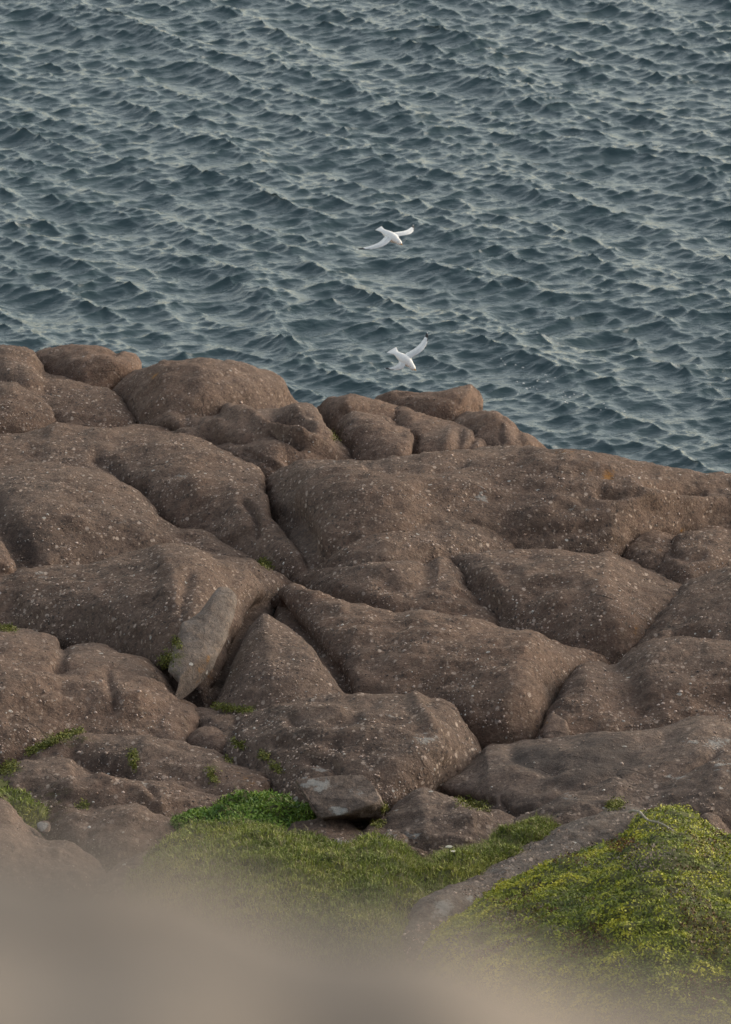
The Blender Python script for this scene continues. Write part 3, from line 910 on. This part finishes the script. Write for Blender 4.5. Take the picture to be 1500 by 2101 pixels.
broken_block()
stone('wedged_stone', [(1114, 1512), (1118, 1492), (1128, 1466), (1140, 1466), (1155, 1474), (1164, 1484), (1168, 1508), (1160, 1520), (1130, 1522)],
      plane_depth(1140., 1545.) - 0.7, 0.16, 'small pale stone wedged upright in the crack at right', n=3.5, tilt=(0, -0.01), look=(.1, .5, 0), amp=.4)
stone('pale_pebble', [(78, 1700), (76, 1690), (86, 1684), (100, 1686), (104, 1698), (98, 1708), (86, 1708)],
      plane_depth(90., 1730.) - 1.0, 0.08, 'small whitish stone beside the green patch at lower left', n=3, tilt=(0, -.01), look=(.1, 1, .1), amp=.3)
# front rocks
loft('granite_rock', [(575, 1712), (620, 1688), (660, 1679), (700, 1676), (720, 1680), (745, 1687), (790, 1692), (830, 1714), (878, 1745)],
     [(585, 1735), (680, 1765), (780, 1780), (874, 1770)], k=1.8, look=(1.0, .5, .3), amp=1.5, off=-1.2,
     strokes=[([(690, 1683), (730, 1690), (745, 1692)], 8, -.10)],
     label='rubbly pinkish ledge under the angular block')
loft('granite_rock', [(762, 1715), (790, 1682), (810, 1660), (835, 1640), (860, 1622), (880, 1626), (905, 1640), (940, 1650), (980, 1658), (1020, 1668), (1060, 1682), (1115, 1700)],
     [(770, 1745), (850, 1770), (950, 1775), (1040, 1760), (1112, 1728)], k=1.7, look=(.7, .85, .15), off=-.9,
     strokes=[([(880, 1720), (920, 1716), (960, 1722)], 10, .06), ([(900, 1700), (960, 1690), (1020, 1690)], 16, -.05)],
     label='dark grey wedge of rock right of the angular block')
loft('granite_rock', [(878, 1622), (910, 1598), (945, 1575), (975, 1557), (990, 1540), (1000, 1529), (1040, 1527), (1083, 1523), (1117, 1522), (1167, 1517), (1187, 1512), (1213, 1503), (1233, 1500), (1267, 1499), (1300, 1499), (1333, 1497), (1377, 1490), (1400, 1483), (1423, 1477), (1443, 1473), (1467, 1477), (1500, 1487), (1580, 1512)],
     [(884, 1636), (950, 1665), (1040, 1710), (1120, 1730), (1220, 1720), (1320, 1712), (1420, 1712), (1500, 1712), (1580, 1712)], k=3.0, look=(.5, .85, .2), amp=.8, off=-.8,
     strokes=[([(896, 1618), (935, 1630), (970, 1634), (1005, 1640)], 7, -.16), ([(1028, 1636), (1035, 1655), (1052, 1664), (1085, 1655)], 6, -.12), ([(1050, 1548), (1080, 1565), (1140, 1575)], 14, -.10), ([(1360, 1512), (1420, 1508), (1500, 1510)], 7, -.06), ([(1430, 1580), (1455, 1560), (1470, 1545)], 9, -.10)],
     label='wide grey slab at lower right with dark stains')
loft('granite_rock', [(1012, 1712), (1060, 1674), (1110, 1648), (1160, 1628), (1220, 1612), (1265, 1607), (1310, 1618), (1360, 1612), (1410, 1590), (1440, 1572), (1465, 1552), (1490, 1544), (1580, 1540)],
     [(1018, 1735), (1120, 1750), (1220, 1742), (1320, 1738), (1420, 1738), (1500, 1738), (1580, 1738)], k=2.4, look=(.7, .95, .3), off=-1.3, amp=1.1,
     label='rough dark grey ledge at lower right, just above the green mound')
loft('granite_rock', [(1405, 1708), (1425, 1682), (1445, 1664), (1462, 1661), (1480, 1670), (1498, 1692), (1520, 1712)],
     [(1412, 1728), (1460, 1745), (1518, 1730)], k=1.6, look=(.5, .6, .1), off=-2.0,
     label='small round rock showing behind the green mound at the right edge')
loft('granite_rock', [(800, 1935), (835, 1893), (880, 1850), (920, 1822), (970, 1790), (1030, 1755), (1090, 1725), (1150, 1697), (1210, 1675), (1260, 1663), (1300, 1661), (1335, 1672), (1375, 1700)],
     [(812, 1975), (880, 1985), (960, 1945), (1050, 1890), (1150, 1835), (1250, 1790), (1370, 1740)], k=1.8, look=(.9, .6, .35, .75),
     off=-1.8, label='long grey whaleback rock along the left edge of the green mound')

# ------------------------------------------------------------------ green ground
def sample_grid(G, nf, n, vlo=0.0, vhi=1.0):
    nv = nf - 1
    u = rng.random(n) * (G.shape[1] - 1.001)
    v = (vlo + rng.random(n) * (vhi - vlo)) * (nv - 0.001)
    i, j = v.astype(int), u.astype(int)
    fv, fu = (v - i)[:, None], (u - j)[:, None]
    P = G[i, j] * (1 - fv) * (1 - fu) + G[i + 1, j] * fv * (1 - fu) + G[i, j + 1] * (1 - fv) * fu + G[i + 1, j + 1] * fv * fu
    N = grid_normals(G)
    N = N * np.where(N[..., 2:3] < 0, -1, 1)
    return P, N[i, j], u / G.shape[1], v / nv


def area_weights(G, nf):
    pass


def blades(P, Nrm, lmin, lmax, width, lean, cols):
    n = len(P)
    L = lmin + rng.random(n) * (lmax - lmin)
    az = rng.random(n) * 2 * np.pi
    side = np.stack([np.cos(az), np.sin(az), np.zeros(n)], 1)
    dirn = np.array([0, 0, 1.0]) * 0.8 + Nrm * 0.5 + rng.normal(size=(n, 3)) * lean
    dirn /= np.linalg.norm(dirn, axis=1, keepdims=True)
    w = width * (0.6 + 0.8 * rng.random(n))[:, None]
    bend = rng.normal(size=(n, 3)) * 0.35 * L[:, None]; bend[:, 2] = -np.abs(bend[:, 2])
    a = P - side * w; b = P + side * w
    m = P + dirn * (L * 0.55)[:, None]
    t = P + dirn * L[:, None] + bend
    V = np.stack([a, b, m + side * w * .8, m - side * w * .8, t], 1).reshape(-1, 3)
    k = np.arange(n)[:, None] * 5
    F = np.concatenate([k + np.array([[0, 1, 2]]), k + np.array([[0, 2, 3]]), k + np.array([[3, 2, 4]])])
    return V, F, np.repeat(cols, 5, axis=0)


def leaves(P, Nrm, smin, smax, cols, up=0.7, asp=0.55):
    n = len(P)
    s = smin + rng.random(n) * (smax - smin)
    nn = Nrm * up + rng.normal(size=(n, 3)) * 0.42
    nn /= np.linalg.norm(nn, axis=1, keepdims=True)
    r = rng.normal(size=(n, 3))
    t = np.cross(nn, r); t /= np.linalg.norm(t, axis=1, keepdims=True)
    b = np.cross(nn, t)
    s = s[:, None]
    V = np.stack([P - t * s, P + b * s * asp + nn * s * .12, P + t * s, P - b * s * asp + nn * s * .12], 1).reshape(-1, 3)
    k = np.arange(n)[:, None] * 4
    F = np.concatenate([k + np.array([[0, 1, 2]]), k + np.array([[0, 2, 3]])])
    return V, F, np.repeat(cols, 4, axis=0)


def pick(pal, f):
    """colour from a palette by a 0..1 field, with small scatter"""
    pal = np.asarray(pal, float)
    x = np.clip(f, 0, .9999) * (len(pal) - 1)
    i = x.astype(int); t = (x - i)[:, None]
    c = pal[i] * (1 - t) + pal[i + 1] * t
    c = c * (0.75 + 0.5 * rng.random(len(f)))[:, None]
    return np.concatenate([c, np.ones((len(f), 1))], 1)


def stuff(name, parts, label):
    V = []; F = []; C = []; o = 0
    for v, f, c in parts:
        V.append(v); F.append(f + o); C.append(c); o += len(v)
    V = np.vstack(V); F = np.vstack(F); C = np.vstack(C)
    ob = new_mesh(name, V, F, M_LEAF, smooth=False, attrs={'tint': C})
    tag(ob, label, name.replace('_', ' '), kind='stuff')
    return ob


def ground(T, B, k, off, amp, name, step=7, bumps=0.0, bs=2.2, seed=5):
    G, PX, nf = loft(name, T, B, k=k, off=off, amp=amp, ret=True, step=step, seed=seed)
    if bumps:
        N = grid_normals(G); N = N * np.where(N[..., 2:3] < 0, -1, 1)
        fl = G.reshape(-1, 3)
        d = np.maximum(0, fbm(fl, bs, 3, seed + 40)) * bumps
        G = G + N * d.reshape(G.shape[:2])[..., None]
    ob = new_mesh(name, G.reshape(-1, 3), grid_faces(G.shape[1], G.shape[0]), M_SOIL)
    tag(ob, kind='structure')
    return G, nf


GREEN = [(0.122, 0.155, 0.034), (0.195, 0.235, 0.047), (0.268, 0.3, 0.061), (0.39, 0.374, 0.101)]
LUSH = [(0.055, 0.115, 0.024), (0.117, 0.209, 0.034), (0.186, 0.288, 0.04), (0.276, 0.346, 0.053)]
HEATH = [(0.108, 0.149, 0.032), (0.214, 0.255, 0.037), (0.345, 0.362, 0.041), (0.509, 0.477, 0.056)]

# the grassy hollow
G, nf = ground([(262, 1835), (300, 1780), (340, 1742), (390, 1703), (430, 1698), (480, 1698), (540, 1702), (600, 1722), (660, 1738), (720, 1742), (745, 1735), (780, 1732), (820, 1745), (870, 1768), (900, 1758), (950, 1745), (1000, 1735), (1050, 1716), (1090, 1697), (1140, 1688), (1200, 1690)],
               [(270, 1920), (400, 2020), (600, 2060), (800, 2060), (900, 2010), (1000, 1930), (1100, 1850), (1195, 1760)], 2.8, -.5, .8, 'grassy_ground', bumps=.12)
P, N, u, v = sample_grid(G, nf, 62000)
f = 0.5 + 0.42 * fbm(P, 1.6, 3, 3) + 0.12 * rng.normal(size=len(P))
p1 = blades(P, N, .035, .11, .007, .36, pick(GREEN, f))
P, N, u, v = sample_grid(G, nf, 7000)
p2 = blades(P, N, .09, .19, .004, .25, pick([(0.20, 0.18, 0.07), (0.26, 0.23, 0.11)], rng.random(len(P))))
stuff('grass', [p1, p2], 'short olive grass filling the hollow below the angular block')

# the leafy patch in front of the ridges
G, nf = ground([(366, 1712), (392, 1675), (430, 1670), (460, 1658), (490, 1653), (520, 1643), (550, 1640), (572, 1652), (610, 1662), (642, 1668), (660, 1692)],
               [(372, 1735), (440, 1745), (520, 1750), (600, 1738), (656, 1708)], 1.7, -.9, .8, 'grassy_ground', step=6, bumps=.16, bs=3.5)
P, N, u, v = sample_grid(G, nf, 9000)
f = 0.45 + 0.45 * fbm(P, 3.0, 3, 3) + 0.15 * rng.normal(size=len(P))
p1 = leaves(P + N * (rng.random(len(P)) ** 2 * .07)[:, None], N, .014, .034, pick(LUSH, f))
P, N, u, v = sample_grid(G, nf, 3500)
p2 = blades(P, N, .05, .13, .008, .4, pick(LUSH, rng.random(len(P))))
stuff('leafy_herbs', [p1, p2], 'bright green leafy herbs left of the angular block')

# the gully patch at the left edge
G, nf = ground([(-70, 1612), (-10, 1606), (25, 1618), (55, 1636), (80, 1660), (90, 1700)], [(-70, 1745), (0, 1745), (60, 1735), (88, 1715)], 2.0, -.35, .8, 'grassy_ground', step=6, bumps=.1, bs=3.5)
P, N, u, v = sample_grid(G, nf, 6000)
p1 = blades(P, N, .03, .10, .008, .4, pick(GREEN, 0.62 + 0.4 * fbm(P, 3, 3, 8)))
stuff('grass', [p1], 'yellow green grass in the gully at the left edge')

# the green mound
GM, nfM = ground([(862, 1972), (890, 1934), (915, 1912), (970, 1872), (1040, 1822), (1110, 1788), (1190, 1756), (1260, 1732), (1300, 1702), (1330, 1672), (1380, 1664), (1420, 1674), (1450, 1697), (1500, 1721), (1580, 1737)],
                 [(856, 2010), (940, 2100), (1050, 2160), (1200, 2200), (1350, 2230), (1500, 2250), (1580, 2255)], 2.6, -2.2, .8, 'heath_mound', step=7, bumps=.09, bs=2.6)
P, N, u, v = sample_grid(GM, nfM, 150000)
big = fbm(P, .9, 3, 21)
clump = fbm(P, 5.0, 2, 31)
f = 0.50 + 0.34 * big + 0.46 * clump + 0.10 * rng.normal(size=len(P)) + 0.10 * (v - .5)
c = pick(HEATH, f)
br = (fbm(P, 1.5, 3, 77) > 0.52) & (rng.random(len(P)) < .6)
c[br, :3] = np.array([0.120, 0.062, 0.026]) * (0.6 + 0.8 * rng.random((br.sum(), 1)))
gy = (fbm(P, 1.3, 3, 177) > 0.62) & (rng.random(len(P)) < .5)
c[gy, :3] = np.array([0.17, 0.145, 0.115]) * (0.6 + 0.8 * rng.random((gy.sum(), 1)))
q_ = P - CAM; w_ = q_ @ FWD
mx, my = q_ @ RIGHT / w_ * FPX + W / 2, -(q_ @ UP) / w_ * FPX + H / 2
for (cx, cy, rx, ry, colr, pr) in ((1278, 1737, 34, 16, (0.20, 0.075, 0.022), .7), (1335, 1765, 62, 30, (0.25, 0.195, 0.155), .6), (1460, 1930, 60, 40, (0.13, 0.085, 0.035), .6), (1060, 1880, 60, 40, (0.15, 0.10, 0.04), .35), (1440, 1740, 40, 16, (0.18, 0.10, 0.04), .4)):
    m_ = (((mx - cx) / rx) ** 2 + ((my - cy) / ry) ** 2 + .5 * fbm(P, 4.0, 2, 91) < 1) & (rng.random(len(P)) < pr)
    c[m_, :3] = np.array(colr) * (0.6 + 0.8 * rng.random((m_.sum(), 1)))
hgt = np.maximum(0, clump) * .07 + rng.random(len(P)) ** 2 * .03
p1 = leaves(P + N * hgt[:, None], N, .010, .026, c)
P, N, u, v = sample_grid(GM, nfM, 14000)
p2 = blades(P, N, .04, .11, .006, .5, pick(HEATH, .45 + .4 * fbm(P, 1.2, 2, 9)))
stuff('ground_cover', [p1, p2], 'dense low green heath plants covering the mound at lower right')

G, nf = ground([(1448, 1690), (1462, 1662), (1480, 1655), (1500, 1650), (1580, 1645)], [(1452, 1715), (1500, 1725), (1580, 1725)], 1.6, .2, .6, 'grassy_ground', step=6, bumps=.1, bs=3.5)
P, N, u, v = sample_grid(G, nf, 3500)
stuff('ground_cover', [leaves(P + N * (rng.random(len(P)) ** 2 * .05)[:, None], N, .013, .030, pick(HEATH, .5 + .4 * fbm(P, 3, 2, 5)))], 'strip of heath plants behind the small round rock at right edge')

# ------------------------------------------------------------------ the rock right in front of the lens
def near_boulder():
    X = [-9000, -5000, -2000, -600, 0, 300, 600, 800, 1000, 1200, 1500, 1900, 3000, 6000, 9000]
    Y = [5200, 3000, 2090, 1835, 1785, 1812, 1862, 1908, 1962, 2008, 2064, 2125, 2420, 3600, 6000]
    n = 150
    px = np.linspace(-9000, 9000, n)
    c, _ = catmull(list(zip(X, Y)), 600)
    py = np.interp(px, c[:, 0], c[:, 1])
    py = py + (22 * np.sin(px / 210.0) + 20 * np.sin(px / 97.0 + 1.3)) * np.clip((px + 3000) / 3000, 0, 1)
    r = ray(px, py)
    tanp = r[:, 2] / r[:, 1]                      # slope of the sight line over the crest
    xs = r[:, 0] / r[:, 1] * 2.0
    a = np.linspace(0, R(180), 70)
    yc, ry, z0 = 2.0, 0.62, 42.9
    yy = yc - ry * np.cos(a)
    lo, hi = np.full(n, -1.0), np.full(n, 2.2)
    for _ in range(40):
        md = (lo + hi) / 2
        z = z0 + md[:, None] * np.sin(a)[None] ** 0.8
        m = ((z - CAM[2]) / yy[None]).max(1)
        lo = np.where(m < tanp, md, lo); hi = np.where(m < tanp, hi, md)
    hz = np.maximum(md, 0.05)
    G = np.stack([np.broadcast_to(xs[None], (len(a), n)), np.broadcast_to(yy[:, None], (len(a), n)), z0 + hz[None] * (np.sin(a) ** .8)[:, None]], -1)
    N = grid_normals(G); N = N * np.where(N[..., 2:3] < 0, -1, 1)
    fl = G.reshape(-1, 3)
    G = G + N * (fbm(fl, 9, 3, 4) * 0.011).reshape(G.shape[:2])[..., None]
    t = NT('pale_granite')
    p = t.pos()
    cc = t.mix(t.map(t.noise(p, 8, 2, .5), .30, .70), (0.160, 0.134, 0.109), (0.285, 0.240, 0.196))
    cc = t.mix(t.map(t.noise(p, 60, 3, .6), .45, .7, 0, .5), cc, (0.12, 0.095, 0.075))
    t.link(cc, t.b.inputs['Base Color'])
    t.b.inputs['Roughness'].default_value = .9
    b = t.bump(t.noise(p, 40, 4), .5, .01)
    t.t.links.new(b, t.b.inputs['Normal'])
    ob = new_mesh('granite_boulder', G.reshape(-1, 3), grid_faces(n, len(a)), t.m, origin=(0, 2.0, 42.9))
    tag(ob, 'blurred tan boulder right in front of the lens across the bottom', 'rock', GROUP)


near_boulder()

# ------------------------------------------------------------------ gulls
M_WHITE = plain('white_feathers', (0.90, 0.90, 0.88), .75, .05, 20)
M_MANTLE = plain('grey_feathers', (0.72, 0.73, 0.73), .75, .08, 20)
M_BLACK = plain('black_feathers', (0.035, 0.035, 0.038), .7, .2, 20)
M_BEAK = plain('gull_beak', (0.62, 0.30, 0.05), .45, .1, 60)
M_EYE = plain('gull_eye', (0.02, 0.02, 0.02), .2, .1, 60)


def gull(pos, fwd, roll, left, right, label, head_drop=0.0, tail_spread=1.0, rs=1.0):
    """left/right: (inner dihedral, outer dihedral, sweep back) in degrees"""
    V, F, MI = [], [], []
    rings = [(-.44, -.012, .085 * tail_spread, .005), (-.37, -.006, .070 * tail_spread, .008), (-.29, 0, .040, .018), (-.21, 0, .058, .042), (-.10, -.004, .078, .068), (.02, -.006, .088, .080),
             (.10, 0, .078, .074), (.165, .012 - head_drop * .3, .054, .055), (.205, .022 - head_drop * .6, .047, .049), (.245, .024 - head_drop, .046, .046), (.275, .018 - head_drop, .034, .034), (.292, .012 - head_drop, .016, .016)]
    m = 14
    for x, z, ry, rz in rings:
        for j in range(m):
            t = 2 * math.pi * j / m
            V.append((x, 1.2 * ry * math.cos(t), z + 1.2 * rz * math.sin(t)))
    for i in range(len(rings) - 1):
        for j in range(m):
            F.append((i * m + j, i * m + (j + 1) % m, (i + 1) * m + (j + 1) % m, (i + 1) * m + j)); MI.append(0)
    F.append(tuple(range(m))); MI.append(0)
    F.append(tuple((len(rings) - 1) * m + j for j in reversed(range(m)))); MI.append(0)
    # wings: arm rises to the wrist, hand sweeps back
    span = [0.0, .06, .14, .22, .30, .38, .46, .53, .59, .64, .68, .70]
    lead = [.115, .125, .150, .175, .182, .160, .118, .068, .012, -.045, -.100, -.135]
    chord = [.28, .275, .265, .255, .245, .23, .20, .168, .134, .096, .052, .016]
    for sgn, (d1, d2, sw) in ((1, left), (-1, right)):
        o = len(V)
        y, z, px = 0.02, 0.035, 0.0
        pts = []
        for i in range(len(span)):
            if i:
                ds = (span[i] - span[i - 1]) * (rs if sgn < 0 else 1.0)
                w = min(1, max(0, (span[i] - .22) / .16))
                ang = R(d1 * (1 - w) + d2 * w)
                swe = R(sw) * w
                y += ds * math.cos(ang) * math.cos(swe); z += ds * math.sin(ang); px -= ds * math.sin(swe)
            pts.append((px + lead[i], y, z))
        for i, (x, yy, zz) in enumerate(pts):
            c = chord[i]; th = max(.003, .020 * (1 - i / 11.0))
            prof = [(0, 0), (-.15, .7), (-.45, .8), (-1.0, .0), (-.5, -.15), (-.15, -.45)]
            for fx, fz in prof:
                V.append((x + fx * c, sgn * yy, zz + fz * th - .10 * c * (fx ** 2)))
        q = 6
        for i in range(len(pts) - 1):
            for j in range(q):
                f = (o + i * q + j, o + i * q + (j + 1) % q, o + (i + 1) * q + (j + 1) % q, o + (i + 1) * q + j)
                F.append(f if sgn > 0 else f[::-1])
                top = j in (0, 1, 2)
                if i == 10:
                    MI.append(0)
                elif i >= 8 or (i == 7 and j in (0, 5)):
                    MI.append(2)
                else:
                    MI.append(1 if top and not j == 2 else 0)
        F.append(tuple(o + (len(pts) - 1) * q + j for j in range(q))); MI.append(0)
    root = bpy.data.objects.new('seagull', None)
    COL.objects.link(root)
    body = new_mesh('body', V, np.array(F, dtype=object), [M_WHITE, M_MANTLE, M_BLACK], parent=root)
    body.data.polygons.foreach_set('material_index', np.array(MI, dtype=np.int32))
    sub = body.modifiers.new('smooth', 'SUBSURF'); sub.levels = 1; sub.render_levels = 1
    # beak, hooked
    BV, BF = [], []
    hz = .010 - head_drop
    for x, z, r in ((.280, hz, .015), (.305, hz + .001, .012), (.325, hz - .001, .009), (.340, hz - .008, .004)):
        for j in range(8):
            t = 2 * math.pi * j / 8
            BV.append((x, .75 * r * math.cos(t), z + r * math.sin(t)))
    for i in range(3):
        for j in range(8):
            BF.append((i * 8 + j, i * 8 + (j + 1) % 8, (i + 1) * 8 + (j + 1) % 8, (i + 1) * 8 + j))
    BF.append(tuple(24 + j for j in range(8)))
    new_mesh('beak', BV, np.array(BF, dtype=object), M_BEAK, parent=root)
    for s in (1, -1):
        EV, EF = [], []
        for i in range(5):
            for j in range(8):
                a, b = math.pi * i / 4, 2 * math.pi * j / 8
                EV.append((.258 + .007 * math.sin(a) * math.cos(b), s * .039 + .005 * math.cos(a), .034 - head_drop + .007 * math.sin(a) * math.sin(b)))
        for i in range(4):
            for j in range(8):
                EF.append((i * 8 + j, i * 8 + (j + 1) % 8, (i + 1) * 8 + (j + 1) % 8, (i + 1) * 8 + j))
        new_mesh('eye', EV, np.array(EF), M_EYE, parent=root)
    f = Vector(fwd).normalized()
    l = Vector((0, 0, 1)).cross(f).normalized()
    u = f.cross(l)
    rm = Matrix.Rotation(R(roll), 3, f)
    l, u = rm @ l, rm @ u
    g = 1.12
    root.matrix_world = Matrix(((f.x * g, l.x * g, u.x * g, pos[0]), (f.y * g, l.y * g, u.y * g, pos[1]), (f.z * g, l.z * g, u.z * g, pos[2]), (0, 0, 0, 1)))
    tag(root, label, 'gull', 'white gulls flying over the water')
    return root


gull(at(804., 486., 132.), (.62, -.78, -.24), 22, (-12, -26, 8), (4, -8, 14), 'upper white gull gliding over open water with wings spread flat', head_drop=.035, tail_spread=.8)
gull(at(831., 738., 126.), (.58, -.76, -.24), 20, (20, 4, 6), (-20, -34, 24), 'lower white gull with one wing raised, just above the skyline rocks', head_drop=.08, tail_spread=1.15, rs=.55)

# ------------------------------------------------------------------ small things found by casting from the lens onto what was built
bpy.context.view_layer.update()
DG = bpy.context.evaluated_depsgraph_get()


def hit(px, py, skip=3.0):
    d = Vector(ray(float(px), float(py)).tolist()).normalized()
    ok, loc, nrm, _, ob, _ = S.ray_cast(DG, Vector(CAM.tolist()) + d * 10.0, d)
    return (np.array(loc), np.array(nrm), ob) if ok else None


MOSS = [([(0, 1290), (30, 1292)], 7, 1), ([(60, 1545), (95, 1528), (130, 1512), (165, 1500)], 8, 1), ([(338, 1360), (350, 1345)], 14, .8), ([(362, 1310), (368, 1330)], 9, .7),
        ([(440, 1448), (470, 1455), (520, 1459)], 7, 1), ([(535, 1152), (555, 1163)], 9, 1), ([(478, 1522), (500, 1532)], 9, .7), ([(535, 1548), (550, 1556)], 8, .7), ([(560, 1570), (578, 1582)], 8, .6),
        ([(272, 1545), (276, 1575)], 9, .7), ([(430, 1580), (442, 1605)], 8, .7), ([(465, 1556), (472, 1560)], 7, .8), ([(5, 1585), (30, 1570)], 12, .9), ([(165, 1655), (180, 1656)], 8, 1),
        ([(940, 1642), (1000, 1660)], 12, .5), ([(1250, 1655), (1275, 1650)], 12, 1), ([(785, 1660), (792, 1655)], 6, .8), ([(680, 885), (690, 905)], 6, .4), ([(760, 1690), (790, 1690)], 9, .4)]
V_, F_, C_ = [], [], []
parts = []
for pts, wd, dens in MOSS:
    pts = np.array(pts, float)
    L = np.linalg.norm(np.diff(pts, axis=0), axis=1).sum()
    n = int((L + wd) * wd * .55 * dens)
    hp, hn = [], []
    for _ in range(n):
        s = random.randrange(len(pts) - 1); t = random.random()
        q = pts[s] * (1 - t) + pts[s + 1] * t + rng.normal(size=2) * wd * .5
        h = hit(q[0], q[1])
        if h is not None and h[2].name.startswith(('granite', 'leaning', 'bedrock', 'broken')):
            hp.append(h[0]); hn.append(h[1])
    if len(hp) < 4:
        continue
    hp, hn = np.array(hp), np.array(hn)
    rep = np.repeat(np.arange(len(hp)), 5)
    P = hp[rep] + rng.normal(size=(len(rep), 3)) * .018
    Nn = hn[rep]
    parts.append(leaves(P + Nn * .012, Nn, .010, .022, pick(GREEN, .45 + .3 * rng.normal(size=len(P))) * np.array([.72, .66, .6, 1])))
stuff('moss', parts, 'green moss growing in the cracks between the rocks')


def tube(pts, rad, sides=6):
    pts = np.asarray(pts, float)
    V, F = [], []
    for i, p in enumerate(pts):
        d = pts[min(i + 1, len(pts) - 1)] - pts[max(i - 1, 0)]
        d /= np.linalg.norm(d)
        a = np.cross(d, [0.3, 0.2, 1.0]); a /= np.linalg.norm(a)
        b = np.cross(d, a)
        r = rad[i] if hasattr(rad, '__len__') else rad
        for j in range(sides):
            t = 2 * math.pi * j / sides
            V.append(p + r * (a * math.cos(t) + b * math.sin(t)))
    for i in range(len(pts) - 1):
        for j in range(sides):
            F.append((i * sides + j, i * sides + (j + 1) % sides, (i + 1) * sides + (j + 1) % sides, (i + 1) * sides + j))
    F.append(tuple(range(sides))); F.append(tuple((len(pts) - 1) * sides + j for j in reversed(range(sides))))
    return V, np.array(F, dtype=object)


# the bare twig lying on the mound
M_TWIG = plain('weathered_wood', (0.34, 0.30, 0.24), .85, .3, 12)
h1 = hit(1325, 1697); h2 = hit(1385, 1712)
d1 = float((h1[0] - CAM) @ FWD); d2 = float((h2[0] - CAM) @ FWD)
tp = []
for qx, qy in [(1292, 1666), (1300, 1663), (1313, 1666), (1322, 1676), (1330, 1683), (1353, 1688), (1367, 1695), (1382, 1705)]:
    tp.append(at(float(qx), float(qy), d1 + (d2 - d1) * (qx - 1325) / 60.0 - .02 + (qy - 1690) * -.012))
tp = np.array(tp)
tv, tf = tube(tp, np.linspace(.020, .009, len(tp)))
tw = new_mesh('dry_twig', tv, tf, M_TWIG, origin=tp[0])
tag(tw, 'pale bare twig lying crooked on top of the green mound', 'twig')

# the white flower in the grass
h = hit(921, 1772)
if h is not None:
    base = h[0]
    fl = bpy.data.objects.new('white_flower', None); COL.objects.link(fl)
    fl.location = base
    tag(fl, 'single white flower on a thin stem in the grass hollow', 'flower')
    M_STEM = plain('flower_stem', (0.09, 0.12, 0.03), .7, .2)
    M_PETAL = plain('flower_petals', (0.70, 0.68, 0.55), .7, .1)
    for (ox, hh, hr) in ((0.0, .26, .045), (.055, .19, .026)):
        pts = [np.array([ox * t, 0, hh * t - .03]) + np.array([.012 * math.sin(3 * t), 0, 0]) for t in np.linspace(0, 1, 5)]
        v_, f_ = tube(pts, .0045)
        st = new_mesh('stem', v_, f_, M_STEM, parent=fl)
        top = pts[-1]
        PV, PF = [], []
        for k in range(26):                            # an umbel of small five-lobed florets
            a, rr = 2.4 * k, hr * math.sqrt((k + .5) / 26)
            c0 = top + np.array([rr * math.cos(a), rr * math.sin(a), .018 - rr * rr * 6])
            i0 = len(PV)
            PV.append(c0 + np.array([0, 0, .002]))
            for j in range(10):
                b = 2 * math.pi * j / 10
                r_ = .013 if j % 2 == 0 else .006
                PV.append(c0 + np.array([r_ * math.cos(b), r_ * math.sin(b), .004 if j % 2 == 0 else 0]))
            for j in range(10):
                PF.append((i0, i0 + 1 + j, i0 + 1 + (j + 1) % 10))
        new_mesh('flower_head', PV, np.array(PF), M_PETAL, smooth=False, parent=fl)
    for s in (-1, 1):
        LV = [(0, 0, .02), (s * .03, -.012, .06), (s * .075, 0, .075), (s * .03, .012, .06)]
        new_mesh('leaf', LV, np.array([(0, 1, 2), (0, 2, 3)]), M_STEM, smooth=False, parent=fl)

# flecks of spray left on the water right of the lower gull
fp = []
for (x, y, n_, r_) in ((1045, 745, 6, 14), (1100, 795, 8, 22), (1165, 812, 10, 18), (1120, 780, 5, 14), (1010, 470, 5, 25), (1240, 840, 4, 20)):
    for _ in range(n_):
        h = hit(x + random.gauss(0, r_), y + random.gauss(0, r_ * .5))
        if h is not None and h[2].name == 'sea_water':
            fp.append(h[0])
fp = np.array(fp)
fr = np.random.default_rng(5)
Q = ICO[0][None] * (0.012 + 0.02 * fr.random((len(fp), 1, 1))) * np.array([1.2, 1.6, .6]) * (0.6 + .8 * fr.random((len(fp), 1, 3)))
V = fp[:, None] + Q
F = ICO[1][None] + (np.arange(len(fp)) * 12)[:, None, None]
fo = new_mesh('sea_foam', V.reshape(-1, 3), F.reshape(-1, 3), plain('foam', (.75, .76, .74), .9, .08, 40))
tag(fo, 'white flecks of foam on the water right of the lower gull', 'foam', kind='stuff')
